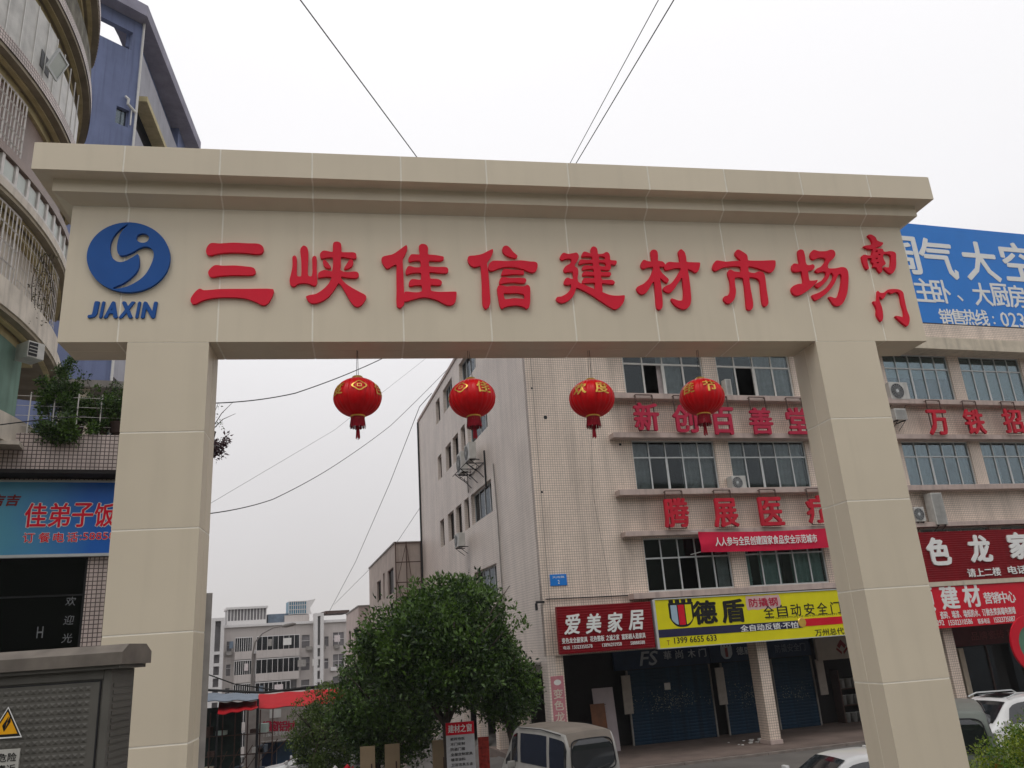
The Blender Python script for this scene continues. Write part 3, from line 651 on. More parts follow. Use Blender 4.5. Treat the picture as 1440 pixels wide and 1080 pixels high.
part('paper_notice', MB().box(5.75, 6.0, 3.465, 3.472, -1.95, -1.7), M_WHITEP, t)
t = shutter(8.3, 10.25, PZ, -1.15, 3.5, 'dark blue roller shutter left of the tiled column')
flakes(t, 8.5, 10.2, -3.0, -1.8, 3.475, 160, 6)
t = shutter(10.55, 12.35, PZ, -1.15, 3.5, 'dark blue roller shutter right of the tiled column')
flakes(t, 10.6, 12.2, -2.9, -2.1, 3.475, 90, 8)

# ================================================================ SIGNS ON THE FACADE
def board(name, label, cat, fr, u0, u1, z0, z1, v, mat, depth=0.12, group=None, rim=None):
    t = thing(name, label, cat, fr, (u0+u1)/2, v, z0, group)
    part('board', MB().box(u0, u1, v, v+depth, z0, z1, 0.008), mat, t)
    if rim:
        r_ = .04; part('rim', MB().box(u0-r_, u1+r_, v-.02, v+depth-.01, z1, z1+r_).box(u0-r_, u1+r_, v-.02, v+depth-.01, z0-r_, z0).box(u0-r_, u0, v-.02, v+depth-.01, z0, z1).box(u1, u1+r_, v-.02, v+depth-.01, z0, z1), rim, t)
    return t
def chars_at(t, s, centres, zc, size, v, mat, depth, bold, sy=None, wr=0.95, name='character', shear=0.0, lab=None):
    for ch, c in zip(s, centres):
        if ch == ' ': continue
        h = (sy or size); text(t, ch, c-size*wr/2, c+size*wr/2, zc-h/2, zc+h/2, v, mat, depth, bold, shear, name)
M_SRED = pm('maroon sign slats', (0.24, 0.005, 0.012), 0.45, 0.1, 4)
M_SRED2 = pm('bright red sign print', (0.62, 0.006, 0.025), 0.4, 0.05, 2)
M_YEL = pm('yellow sign print', (0.72, 0.66, 0.008), 0.4, 0.05, 2)
M_NAVY = pm('navy print', (0.02, 0.02, 0.06), 0.5, 0.05)
M_BLK = pm('black print', (0.012, 0.012, 0.012), 0.5, 0.05)
M_SKYB = pm('blue billboard print', (0.012, 0.20, 0.66), 0.4, 0.04, 1)
M_PINKR = pm('pink red sheet lettering', (0.44, 0.012, 0.05), 0.5, 0.08, 3)
M_PALE = pm('pale grey lettering', (0.42, 0.46, 0.5), 0.5, 0.05)

# slatted maroon sign, left
def slat_sign(t, u0, u1, z0, z1, v, n):
    h = (z1-z0)/n; m = MB().quad((0, 0, 0), (u1-u0, 0, 0), (u1-u0, -.02, h*.85), (0, -.02, h*.85)).quad((0, -.02, h*.85), (u1-u0, -.02, h*.85), (u1-u0, 0, h), (0, 0, h))
    me = m.mesh('slat', M_SRED)
    for k in range(n): o = link('slat', me, t); o.location = Vector((u0, v, z0+k*h)) - OFF[t.name]
V0 = -0.45
def fu(x, y, v=V0): return FAC.at(x, y, v)
u0, z1 = fu(778, 853); u1, z0 = fu(914, 912)
t = thing('shop_sign', 'maroon slatted shop sign at the building corner with white brush characters', 'sign', FAC, (u0+u1)/2, V0, -.35)
part('board', MB().box(.33, 3.74, V0+.03, V0+.2, -.34, 1.16), M_SRED, t); slat_sign(t, .33, 3.74, -.34, 1.16, V0+.025, 18)
for ch, (x, y) in zip('爱美家居', ((803, 877), (833, 876), (863, 874), (893, 871))):
    c, zc = fu(x, y); text(t, ch, c-.27, c+.27, zc-.34, zc+.30, V0-.01, M_WHITET, .03, .03, .14, 'character')
a0, zc = fu(790, 901); a1, _ = fu(908, 897)
for i, (s, f0, f1) in enumerate((('变色龙全屋家具', 0, .30), ('花色整板', .33, .50), ('之诚之家', .52, .68), ('富彩超人造家具', .71, 1))):
    text(t, s, a0+(a1-a0)*f0, a0+(a1-a0)*f1, zc-.10, zc+.08, V0-.01, M_WHITET, .008, .02)
a0, zc = fu(792, 911); a1, _ = fu(907, 906)
for s, f0, f1 in (('电话', 0, .08), ('15023350578', .11, .35), ('13896293958', .47, .71), ('58888588', .82, 1)): text(t, s, a0+(a1-a0)*f0, a0+(a1-a0)*f1, zc-.06, zc+.05, V0-.01, M_WHITET, .006, .01)

# yellow sign
t = thing('shop_sign', 'long yellow shop sign with shield emblem and large black characters', 'sign', FAC, 8, V0, -.35)
part('board', MB().box(3.88, 11.9, V0, V0+.2, -.38, 1.2, .008), M_YEL, t)
part('rim', MB().box(3.80, 3.88, V0-.03, V0+.2, -.40, 1.22).box(3.88, 11.9, V0-.03, V0+.19, 1.2, 1.235).box(3.88, 11.9, V0-.03, V0+.19, -.41, -.38), M_ALU, t)
part('navy_band', MB().box(3.88, 9.55, V0-.008, V0, -.04, .22), M_NAVY, t)
part('red_band', MB().box(9.55, 11.9, V0-.008, V0, .0, .26), M_SRED2, t)
part('medallion', MB().lathe([(0.001, .02), (.15, .02), (.17, 0)], 20).xf(Matrix.Translation((9.55, V0-.01, .14)) @ Matrix.Rotation(R(90), 4, 'X')), M_GOLD, t)
def shield(t, cx, cz, w_, h_, v, cols_, rimm):
    n = 10
    def lo(x): return cz - h_*.5*(1-(abs(x)/(w_/2))**3*.72) if abs(x) < w_/2 else cz-h_*.14
    m = MB()
    xs_ = [-w_/2*1.0 + w_*k/16 for k in range(17)]
    for a, b in zip(xs_, xs_[1:]): m.quad((cx+a, v-.004, lo(a)), (cx+b, v-.004, lo(b)), (cx+b, v-.004, cz+h_*.38), (cx+a, v-.004, cz+h_*.38))
    for k in range(4): x = cx - w_/2 + w_*(k+.5)/4*1.0; m.quad((x-w_*.09, v-.004, cz+h_*.38), (x+w_*.09, v-.004, cz+h_*.38), (x+w_*.09, v-.004, cz+h_*.5), (x-w_*.09, v-.004, cz+h_*.5))
    part('shield', m, rimm, t)
    for k, mm in enumerate(cols_):
        x0 = -w_*.42 + k*w_*.29; x1 = x0 + w_*.25; m = MB()
        for j in range(5):
            a, b = x0+(x1-x0)*j/5, x0+(x1-x0)*(j+1)/5
            m.quad((cx+a, v-.008, lo(a)+.07), (cx+b, v-.008, lo(b)+.07), (cx+b, v-.008, cz+h_*.30), (cx+a, v-.008, cz+h_*.30))
        part('shield_stripe', m, mm, t)
M_LBLU = pm('light blue print', (.35, .48, .58), .5, .03)
shield(t, 4.85, .72, .95, .92, V0, (M_LBLU, M_SRED2, M_YEL), M_BLK)
for ch, (x, y), h in (('德', (991, 861), .80), ('盾', (1031, 859), .80)):
    c, zc = fu(x, y); text(t, ch, c-.47, c+.47, zc-h/2, zc+h/2, V0-.004, M_BLK, .02, .045, 0, 'character')
c0, zc = fu(1053, 848); c1, _ = fu(1093, 845); text(t, '防撬钢', c0, c1, zc-.15, zc+.15, V0-.012, M_PINKR, .004, .02)
part('cloud_patch', MB().poly([(c0-.12+.0, V0-.004, zc)]+[(c0-.1+(c1-c0+.2)*(.5-.5*math.cos(k*math.pi/8)), V0-.004, zc+.22+.02*(k % 2)) for k in range(9)]+[(c1+.14, V0-.004, zc)]+[(c1+.1-(c1-c0+.2)*(.5-.5*math.cos(k*math.pi/8)), V0-.004, zc-.22-.03*(k % 2)) for k in range(9)]), pm('pale pink print', (.62, .42, .40), .5, .03), t)
for ch, x in zip('全自动安全门', (1081, 1100, 1119, 1138, 1156, 1175)):
    c, zc = fu(x, 860-(x-1081)*.06); text(t, ch, c-.21, c+.21, zc-.21, zc+.21, V0-.004, M_BLK, .004, .012, 0, 'character')
c0, zc = fu(1077, 870); text(t, 'NEW GENERATION OF AUTOMATIC SAFETY DOOR', c0, 11.6, zc-.03, zc+.03, V0-.004, M_BLK, 0, 0)
c0, zc = fu(1041, 884); c1, _ = fu(1122, 879); text(t, '全自动反锁·不怕', c0, c1, zc-.11, zc+.11, V0-.012, M_WHITET, .004, .02)
c0, zc = fu(948, 901); c1, _ = fu(1008, 900); text(t, '1399 6655 633', c0, c1, zc-.10, zc+.10, V0-.004, M_BLK, .004, .02)
c0, zc = fu(938, 904); text(t, 'T', c0, c0+.1, zc-.08, zc+.08, V0-.004, pm('brown print', (.3, .12, .02), .5), .004, .02)
c0, zc = fu(1146, 890); text(t, '万州总代理', c0, 11.55, zc-.12, zc+.12, V0-.004, M_BLK, .004, .015)

# standing letters of the two clinic signs, each character with its little steel frame
def letter_sign(label, chs, z_lo, z_hi, sz, mat, v=-.55, group='red letter signs fixed between the ledges', posts=(-.1, .1), side=M_PINKR):
    t = thing('letter_sign', label, 'sign', FAC, fu(*chs[0][1])[0], v, z_lo, group)
    fm = MB()
    for ch, (x, y) in chs:
        c, zc = FAC.at(x, y, v)
        text(t, ch, c-sz*.5, c+sz*.5, zc-sz*.53, zc+sz*.53, v, mat if mat is M_PINKR else pm('faded red lettering', (.52, .010, .03), .6, .15, 2, streak=.2), .09, .032, 0, 'character')
        for s in (-1, 1): fm.box(c+s*sz*.34-.018, c+s*sz*.34+.018, v+.012, v+.045, z_lo, z_hi)
        fm.box(c-sz*.34, c+sz*.34, v+.012, v+.045, z_lo-.03, z_lo).box(c-sz*.34, c+sz*.34, v+.012, v+.045, z_hi, z_hi+.03)
        for s in (-1, 1): fm.box(c+s*sz*.34-.012, c+s*sz*.34+.012, v+.045, -.42, z_hi-.02, z_hi)
    part('letter_frame', fm, M_RUST, t); return t
letter_sign('five wide red characters between the third and fourth floor ledges', [('新', (909, 586)), ('创', (963, 589)), ('百', (1016, 592)), ('善', (1070, 592)), ('堂', (1122, 592))], 7.22, 8.58, 1.02, M_PINKR)
letter_sign('four narrow red characters with pale edges above the long red cloth banner', [('腾', (951, 721)), ('展', (1020, 721)), ('医', (1084, 719)), ('疗', (1150, 716))], 3.62, 4.95, 1.0, M_REDL)
letter_sign('three red characters with pale sides right of the gate pillar', [('万', (1319, 594)), ('铁', (1370, 593)), ('招', (1424, 592)), ('商', (1478, 592))], 7.22, 8.6, 1.02, M_REDL)

# cloth banner under the second sign
vb = -.52
bn = MB(); nB = 60
(bu0, bz0), (bu1, bz1) = FAC.at(982, 750, vb), FAC.at(1180, 746, vb)
for k in range(nB+1):
    f = k/nB; x = bu0 + (bu1-bu0)*f; sag = -.06*math.sin(math.pi*f)
    for j in range(7):
        q = j/6; fold = .03*math.sin(q*7+9*f)*math.exp(-f*6) + .012*math.sin(f*38+q*2)
        bn.v.append((x + .03*q, vb+fold, 3.47 + sag*(1-q*.3) - .72*q))
for k in range(nB):
    for j in range(6): a = k*7+j; bn.f.append((a, a+1, a+8, a+7))
t = thing('cloth_banner', 'long red cloth banner with white slogan tied under the ledge', 'banner', FAC, bu0, vb, 2.75)
part('cloth', bn, pm('red banner cloth', (.60, .008, .05), .75, .08, 2), t, smooth=True)
text(t, '人人参与全民创建国家食品安全示范城市', FAC.at(1006, 766, vb-.03)[0], FAC.at(1150, 764, vb-.03)[0], 2.93, 3.25, vb-.045, M_WHITET, .004, .02)
part('tie_cord', MB().tube([(bu0, vb, 3.47), (bu0-.25, -.43, 3.5)], .01, 4).tube([(bu0, vb, 2.76), (bu0-.3, -.3, 2.7)], .01, 4), M_WHITEP, t)

# street number plate
t = board('number_plate', 'small blue enamel street number plate on the beige tiled corner', 'sign', FAC, .32, .92, 1.87, 2.25, -.03, M_SKYB, .025)
text(t, '天成路', .40, .84, 2.12, 2.19, -.032, M_WHITET, 0, 0); text(t, '2', .59, .65, 1.93, 2.06, -.032, M_WHITET, 0, .02)

# pink vertical strip on the corner column
t = board('column_poster', 'pink vertical poster with pale characters on the corner column', 'poster', FAC, .07, .52, -2.45, -1.0, .0, pm('faded pink print', (.50, .20, .23), .6, .15, 5), .015)
for ch, z in zip('变色龙', (-1.55, -1.9, -2.25)): text(t, ch, .13, .46, z-.15, z+.15, -.002, pm('cream lettering', (.62, .55, .47), .6, .1), .006, .02, 0, 'character')
part('pale_blot', MB().poly([(.3+.13*math.cos(a), -.003, -1.2+.09*math.sin(a)) for a in [2*math.pi*k/10 for k in range(10)]]), M_WHITEP, t)

# signage inside the portico
t = board('shop_board', 'navy board with pale characters above the roller shutters', 'sign', FAC, 3.7, 7.75, -1.12, -.42, 3.3, M_SHUTB, .12)
text(t, 'FS', 4.75, 5.45, -1.02, -.5, 3.295, M_PALE, .01, .02, .25)
for ch, c in zip('華尚木门', (5.95, 6.45, 6.98, 7.45)): text(t, ch, c-.16, c+.16, -.86, -.55, 3.295, M_PALE, .01, .01, 0, 'character')
t = board('shop_board', 'navy board with faint shield emblem behind the tiled column', 'sign', FAC, 7.8, 12.35, -1.12, -.42, 3.3, M_SHUTB, .12)
shield(t, 8.5, -.75, .5, .52, 3.29, (M_PALE, pm('dull red print', (.25, .06, .06), .5), M_PALE), M_PALE)
text(t, '德盾', 8.95, 9.6, -.9, -.6, 3.295, M_PALE, .01, .01); text(t, '防撬安全门', 10.7, 12.1, -.93, -.62, 3.295, M_SHUTB if 0 else pm('slate lettering', (.12, .15, .2), .5), .01, .01)
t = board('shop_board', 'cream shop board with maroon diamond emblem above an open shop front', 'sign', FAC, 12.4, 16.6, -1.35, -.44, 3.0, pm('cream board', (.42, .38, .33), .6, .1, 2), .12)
dmd = MB()
for s in ((1, 1), (-1, 1)): dmd.quad((13.6, 2.99, -.60), (13.6+s[0]*.22, 2.99, -.84), (13.6+s[0]*.12, 2.99, -.96), (13.6, 2.99, -.82)).quad((13.6+s[0]*.03, 2.99, -1.08), (13.6+s[0]*.25, 2.99, -.9), (13.6+s[0]*.28, 2.99, -.98), (13.6+s[0]*.05, 2.99, -1.18))
part('diamond_emblem', dmd, pm('maroon print', (.20, .02, .02), .5), t)
text(t, '港华建材', 14.6, 16.4, -1.1, -.65, 2.995, MATS['maroon print'], .01, .02)
# white notice boards between the shutters
for a, lb in ((3.9, 'tall white notice board hanging left of the first blue shutter'), (7.85, 'tall white notice board hanging between the first and second blue shutters'), (12.4, 'tall white notice board hanging right of the last blue shutter')):
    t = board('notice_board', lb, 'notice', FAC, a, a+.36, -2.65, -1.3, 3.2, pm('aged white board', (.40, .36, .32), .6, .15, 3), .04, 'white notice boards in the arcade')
    text(t, '门市', a+.06, a+.28, -2.5, -2.35, 3.198, M_CONC, 0, 0)
# boards leaning inside the open corner shop
t = thing('leaning_panel', 'white printed panel leaning in the dark corner shop', 'panel', FAC, 2.7, 3.0, PZ)
part('sheet', MB().box(2.55, 3.35, 0, .04, 0, 2.15).xf(Matrix.Translation((0, 2.6, PZ)) @ Matrix.Rotation(R(-6), 4, 'X')), pm('printed white sheet', (.46, .40, .42), .5, .12, 2), t)
text(t, '木门', 2.85, 2.98, PZ+1.3, PZ+1.6, 2.72, M_BLK, 0, 0)
single('leaning_panel', MB().box(2.3, 2.85, 0, .04, 0, 1.65).xf(FAC.m() @ Matrix.Translation((0, 2.3, PZ)) @ Matrix.Rotation(R(-7), 4, 'X')), pm('brown wood board', (.20, .08, .035), .5, .2, 4), 'brown wooden board leaning in front of the white printed panel', 'panel')
# shelf of white buckets in the open shop behind the gate pillar
t = thing('goods_rack', 'dark rack stacked with white paint tubs inside the open shop', 'rack', FAC, 14.2, 3.6, PZ)
part('rack_frame', MB().box(13.4, 13.45, 3.3, 3.8, PZ, PZ+2).box(15.4, 15.45, 3.3, 3.8, PZ, PZ+2).box(13.45, 15.4, 3.3, 3.8, PZ+.62, PZ+.66).box(13.45, 15.4, 3.3, 3.8, PZ+1.25, PZ+1.29), M_RUST, t)
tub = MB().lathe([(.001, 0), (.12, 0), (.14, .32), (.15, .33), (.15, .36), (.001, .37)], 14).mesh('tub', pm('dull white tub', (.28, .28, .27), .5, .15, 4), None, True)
r = random.Random(4)
for lv in (0.0, .66, 1.29):
    for k in range(6):
        o = bpy.data.objects.new('paint_tub', tub); COL.objects.link(o); o.matrix_world = FAC.m() @ Matrix.Translation((13.62+k*.31, 3.5+r.uniform(-.05, .05), PZ+lv+.002))
        o['label'] = '%s white paint tub on the %s shelf of the rack in the open shop' % (('leftmost', 'second', 'third', 'fourth', 'fifth', 'rightmost')[k], 'bottom' if lv == 0 else 'middle' if lv < 1 else 'top'); o['category'] = 'tub'; o['group'] = 'white paint tubs on the rack'
# debris at the shutter foot
m = MB(); r = random.Random(2)
for k in range(14):
    x = 7.0+r.uniform(0, 1.6); y = .9+r.uniform(-.3, .4) if k > 6 else 1.6; s = r.uniform(.03, .09); m.box(x, x+s*1.6, y, y+s, PZ+.001, PZ+s*.5)
o = struct('litter', m, M_WHITEP, kind='stuff'); o.matrix_world = FAC.m()

# right hand group of signs
t = thing('shop_sign', 'wide maroon slatted sign right of the gate pillar with bold white characters', 'sign', FAC, 18, V0, 1.3)
part('board', MB().box(12.2, 27, V0+.03, V0+.2, 1.29, 3.19), M_SRED, t); slat_sign(t, 12.2, 27, 1.29, 3.19, V0+.025, 22)
for ch, (x, y) in zip('色龙家居', ((1319, 775), (1377, 771), (1432, 767), (1488, 763))):
    c, zc = fu(x, y); text(t, ch, c-.55, c+.55, zc-.55, zc+.53, V0-.02, M_WHITET, .05, .05, 0, 'character')
for ch, c in zip('变', (13.9,)): text(t, ch, c-.55, c+.55, 1.9, 2.98, V0-.02, M_WHITET, .05, .05, 0, 'character')
for s, x0, x1, y in (('请上二楼', 1360, 1407, 806), ('电话15803650222', 1417, 1520, 802)):
    c0, zc = fu(x0, y); c1, _ = fu(x1, y); text(t, s, c0, c1, zc-.16, zc+.16, V0-.02, M_WHITET, .03, .02)
t = board('shop_sign', 'bright red building materials sign below the wide maroon sign', 'sign', FAC, 12.2, 20.15, -.42, 1.10, V0, M_SRED2, .2)
for ch, (x, y), sz in (('顶', (1300, 843), .95), ('建', (1335, 840), .95), ('材', (1366, 837), .95)):
    c, zc = fu(x, y); text(t, ch, c-sz*.45, c+sz*.45, zc-sz*.47, zc+sz*.47, V0-.005, M_WHITET, .02, .035, 0, 'character')
for ch, x in zip('营销中心', (1389, 1400, 1411, 1422)): c, zc = fu(x, 841-(x-1389)*.05); text(t, ch, c-.19, c+.19, zc-.22, zc+.22, V0-.005, M_WHITET, .01, .02, 0, 'character')
c0, zc = fu(1322, 865); c1, _ = fu(1428, 859); text(t, '瓷砖、墙漆、墙纸防水、订做各类高端电视墙', c0, c1, zc-.15, zc+.13, V0-.005, M_WHITET, .005, .02)
for s, x0, x1, y in (('15302310292', 1290, 1328, 878), ('15502310586', 1334, 1368, 876), ('联系电话', 1375, 1392, 874), ('15523735087', 1398, 1428, 872)):
    c0, zc = fu(x0, y); c1, _ = fu(x1, y); text(t, s, c0, c1, zc-.10, zc+.10, V0-.005, M_WHITET, .005, .02)
t = board('shop_sign', 'blue and green edged sign at the right rim beside the red sign', 'sign', FAC, 20.3, 26, -.42, 1.08, V0, M_SKYB, .2, rim=pm('green trim', (.1, .3, .15), .5))
text(t, '建材家居', 20.5, 25.0, .1, .85, V0-.005, M_WHITET, .02, .02)
part('beam_strip', MB().box(12.2, BL, -.5, -.25, 1.11, 1.27), M_LEDGE2, bld)
t = board('shop_board', 'dark maroon board under the red building materials sign', 'sign', FAC, 18.6, 26, -1.25, -.46, 2.6, pm('dark maroon print', (.12, .02, .025), .5, .2, 2), .1)
text(t, '品牌瓷砖 精品卫浴', 19.8, 23.5, -1.05, -.7, 2.595, MATS['dull red print'], .005, .01)
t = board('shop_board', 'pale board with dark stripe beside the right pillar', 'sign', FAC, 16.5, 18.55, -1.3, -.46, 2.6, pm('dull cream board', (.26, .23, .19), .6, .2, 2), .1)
bxs = MB().box(18.7, 18.95, 2.3, 2.7, PZ, -1.3); part('door_jamb', bxs, M_LEDGE2, bld)
t = thing('glazed_storefront', 'dark green glazed shop front right of the gate', 'storefront', FAC, 21, 3.0, PZ)
part('glass_sheet', MB().box(19.0, 26, 3.0, 3.02, PZ, -1.3), M_GLASSD, t)
for x in (19.0, 20.8, 22.6, 24.4): part('mullion', MB().box(x-.03, x+.03, 2.96, 3.06, PZ, -1.3), M_RUST, t)

# rooftop billboard
vR = -.30
(bz_top, _), = [(17.2, 0)]
t = thing('rooftop_billboard', 'huge blue rooftop billboard with white characters and phone line', 'billboard', FAC, 21, vR, 12.3)
part('board', MB().box(14.6, 34.0, vR, vR+.15, 12.27, 17.2), M_SKYB, t)
part('bottom_edge', MB().box(14.6, 34.0, vR-.02, vR+.3, 12.16, 12.26), M_BLACK, t)
part('back_frame', MB().box(14.6, 34, vR+.9, vR+1.0, 12.3, 12.4).box(16, 16.1, vR+.15, vR+1.0, 12.3, 17).box(20, 20.1, vR+.15, vR+1, 12.3, 17).box(26, 26.1, vR+.15, vR+1, 12.3, 17).box(32, 32.1, vR+.15, vR+1, 12.3, 17), M_RUST, t)
for ch, (x, y) in zip('阔气大空', ((1266, 356), (1318, 363), (1378, 367), (1432, 368))):
    c, zc = FAC.at(x, y, vR); text(t, ch, c-1.0, c+1.0, zc-1.05, zc+1.0, vR-.003, M_WHITET, .03, .025, 0, 'character')
text(t, '间', 28.0, 30.2, 14.9, 17.0, vR-.003, M_WHITET, .03, .025, 0, 'character')
for ch, (x, y) in zip('主卧、大厨房', ((1299, 408), (1323, 410), (1350, 418), (1381, 414), (1406, 415), (1430, 417))):
    c, zc = FAC.at(x, y, vR); h = .58
    if ch == '、': text(t, ch, c-.15, c+.15, zc-.2, zc+.1, vR-.003, M_WHITET, .02, .02)
    else: text(t, ch, c-h*.9, c+h*.9, zc-h, zc+h, vR-.003, M_WHITET, .02, .02, 0, 'character')
for ch, x in zip('销售热线', (1330, 1347, 1364, 1381)): c, zc = FAC.at(x, 446+(x-1330)*.02, vR); text(t, ch, c-.36, c+.36, zc-.4, zc+.4, vR-.003, M_WHITET, .02, .02, 0, 'character')
c, zc = FAC.at(1397, 449, vR); text(t, ':', c-.05, c+.05, zc-.25, zc+.15, vR-.003, M_WHITET, .02, .03)
c0, zc = FAC.at(1407, 449, vR); text(t, '023-58888', c0, c0+4.2, zc-.36, zc+.36, vR-.003, M_WHITET, .02, .01)

# ================================================================ AIR CONDITIONERS
M_ACW = pm('weathered white casing', (.52, .51, .48), .5, .12, 4, streak=.25)
M_ACG = pm('grey casing', (.34, .34, .33), .5, .12, 4, streak=.2)
def ac_unit(fr, u, v, z, w_, h_, d_, label, side=False, fan=True, bracket=True, group='air conditioner units on the walls'):
    """outdoor unit: casing, round fan guard, side louvres, bracket. u,v,z = left front bottom corner"""
    t = thing('air_conditioner', label, 'air conditioner', fr, u+w_/2, v+d_/2, z, group)
    part('casing', MB().box(u, u+w_, v, v+d_, z, z+h_, .015), M_ACW, t)
    cx, cz, rr = u+w_*.38, z+h_/2, h_*.40
    if fan:
        part('fan_recess', MB().lathe([(.001, 0), (rr, 0), (rr*1.04, .012)], 24).xf(Matrix.Translation((cx, v-.004, cz)) @ Matrix.Rotation(R(90), 4, 'X')), M_BLACK, t)
        m = MB()
        for k in range(1, 6):
            q = rr*k/5; m.tube([(cx+q*math.cos(2*math.pi*j/16), v-.02, cz+q*math.sin(2*math.pi*j/16)) for j in range(17)], .004, 3, False)
        for k in range(8): a = math.pi*k/8; m.tube([(cx-rr*math.cos(a), v-.02, cz-rr*math.sin(a)), (cx+rr*math.cos(a), v-.02, cz+rr*math.sin(a))], .004, 3, False)
        m.lathe([(.001, .03), (rr*.2, .03), (rr*.22, .0)], 12) if False else None
        part('fan_guard', m, M_ALU, t)
        part('fan_hub', MB().lathe([(.001, .018), (rr*.2, .016), (rr*.24, 0)], 12).xf(Matrix.Translation((cx, v-.006, cz)) @ Matrix.Rotation(R(90), 4, 'X')), M_ALU, t)
    else:
        m = MB()
        for k in range(int(h_/.05)): zz = z+.05+k*.05; m.box(u+.05, u+w_-.05, v-.012, v, zz, zz+.02) if zz < z+h_-.06 else None
        part('louvre', m, M_ACG, t)
    if bracket:
        for x in (u+.1, u+w_-.1): part('bracket', MB().box(x-.02, x+.02, v+.02, v+d_+.15, z-.04, z-.005).tube([(x, v+.05, z-.04), (x, v+d_+.12, z-.35)], .014, 4), M_BLACK, t)
    return t
def ac_px(x0, y0, x1, y1, v, d_, label, **k):
    a, z1 = FAC.at(x0, y0, v); b, z0 = FAC.at(x1, y1, v)
    return ac_unit(FAC, a, v, z0, b-a, z1-z0, d_, label, **k)
ac_px(1028, 669, 1051, 688, -.40, .36, 'air conditioner with black fan on the ledge between two third floor windows', bracket=False)
ac_px(1249, 537, 1281, 562.5, -.42, .38, 'large air conditioner with cable on the ledge right of the gate pillar')
ac_px(1257, 574, 1277, 590, -.55, .4, 'small louvred air conditioner hanging under the ledge right of the gate pillar', fan=False)
ac_px(1285, 713, 1303, 733, -.50, .4, 'air conditioner with dark fan beside the tall twin unit')
ac_px(1019, 533, 1031, 556, -.36, .3, 'narrow white unit standing before the upper window beside the rightmost lantern', fan=False, bracket=False)
t = ac_px(1308, 693, 1334, 737, -.52, .4, 'tall twin deck air conditioner unit above the maroon sign', fan=False)
def side_ac(w0, z0, wl, h_, label, rack=True):
    fr = Frame(FAC.o.x, FAC.o.y, FAC.th - math.pi/2)  # u runs towards the viewer along the side wall
    t = ac_unit(fr, -(w0+wl), -.62, z0, wl, h_, .32, label, fan=True, bracket=True); return t
side_ac(6.9, 7.95, .95, .75, 'air conditioner on a black rack high on the side wall, nearer the corner')
side_ac(8.6, 7.75, .9, .95, 'air conditioner on a black rack high on the side wall, farther from the corner')
side_ac(9.9, 4.55, .9, .62, 'air conditioner low on the side wall below the narrow windows')
t = thing('wall_rack', 'black scrolled steel rack carrying the side wall air conditioners', 'bracket', FAC, -.4, 8, 7.6)
m = MB()
for y in (6.9, 8.1, 9.3): m.tube([(-.02, y, 7.1), (-.25, y, 7.35), (-.75, y, 7.72)], .02, 4).tube([(-.02, y, 7.74), (-.8, y, 7.74)], .02, 4).tube([(-.35, y, 7.42), (-.3, y, 7.7), (-.55, y, 7.6)], .015, 4)
m.tube([(-.8, 6.5, 7.74), (-.8, 9.7, 7.74)], .02, 4).tube([(-.02, 6.5, 7.74), (-.02, 9.7, 7.74)], .02, 4)
for y in (6.5,): m.tube([(-.05, y, 6.6), (-.05, y, 8.2)], .04, 6)
part('scroll_bars', m, M_BLACK, t)

# ================================================================ ANNEXES BEHIND
def annex(name_label, y0, y1, x0, ztop, zbase, mat, wins):
    t = thing('annex_building', name_label, 'building', FAC, x0+2, y0, zbase)
    m = MB().wall(y0, y1, zbase, ztop, wins, x0, x0+.25, 'y'); part('side_wall', m, mat, t)
    m = MB().wall(x0+.001, 2, zbase, ztop, [], y0-.002, y0+.25, 'x'); part('front_wall', m, mat, t)
    part('roof', MB().box(x0-.06, 2, y0-.06, y1, ztop, ztop+.10), M_CONC, t)
    part('interior', MB().box(x0+.8, x0+.85, y0+.3, y1, zbase, ztop-.05), M_DARK, t)
    for h in wins: window(t, h[0], h[1], h[2], h[3], x0+.14, 2 if h[1]-h[0] > 1.6 else 1, None, M_RUST, M_GLASSD, axis='y', fr=.05)
    return t
M_ANX = pm('faded pink render wall', (.46, .385, .34), .85, .12, 1.2, bump=.2, streak=.22)
annex('lower pale rendered annex beyond the tall side wall, with scaffold on its end', 23.42, 38.1, -1.68, 6.52, -8, M_ANX, [(24.2,27.1,3.65,5.2), (28.6,29.5,3.6,5.3), (30.7,33.0,3.7,5.05), (24.4,27,0.3,1.8), (30.5,33,0.3,1.8)])
annex('lowest pinkish annex at the far end of the row, behind the tree', 38.15, 49.6, -2.52, 3.72, -9, pm('pink render wall', (.48, .39, .36), .85, .1, 1.2, streak=.2), [(39.0,41.4,1.0,2.3), (45.0,47.2,.9,2.2)])
t = thing('scaffold_frame', 'rusty scaffold lattice standing against the end of the rendered annex', 'scaffold', FAC, -.9, 23.2, -7)
m = MB(); yv = 23.25
for x in (-1.66, -1.0, -.12): m.box(x-.03, x+.03, yv-.03, yv+.03, -7, 6.6)
for z in (6.5, 5.35, 4.15, 2.95, 1.75, .55, -.6): m.box(-1.66, -.1, yv-.06, yv-.031, z-.03, z+.03)
for z0, z1, a, b in ((4.15,6.5,-1.6,-1.0), (6.5,4.15,-1.0,-.7), (1.75,4.15,-1.0,-1.6), (4.15,1.75,-1.6,-.6), (-.6,1.75,-1.6,-1.0)): m.tube([(a, yv-.045, z0), (b, yv-.045, z1)], .018, 4)
part('scaffold_pole', m, M_RUST, t)

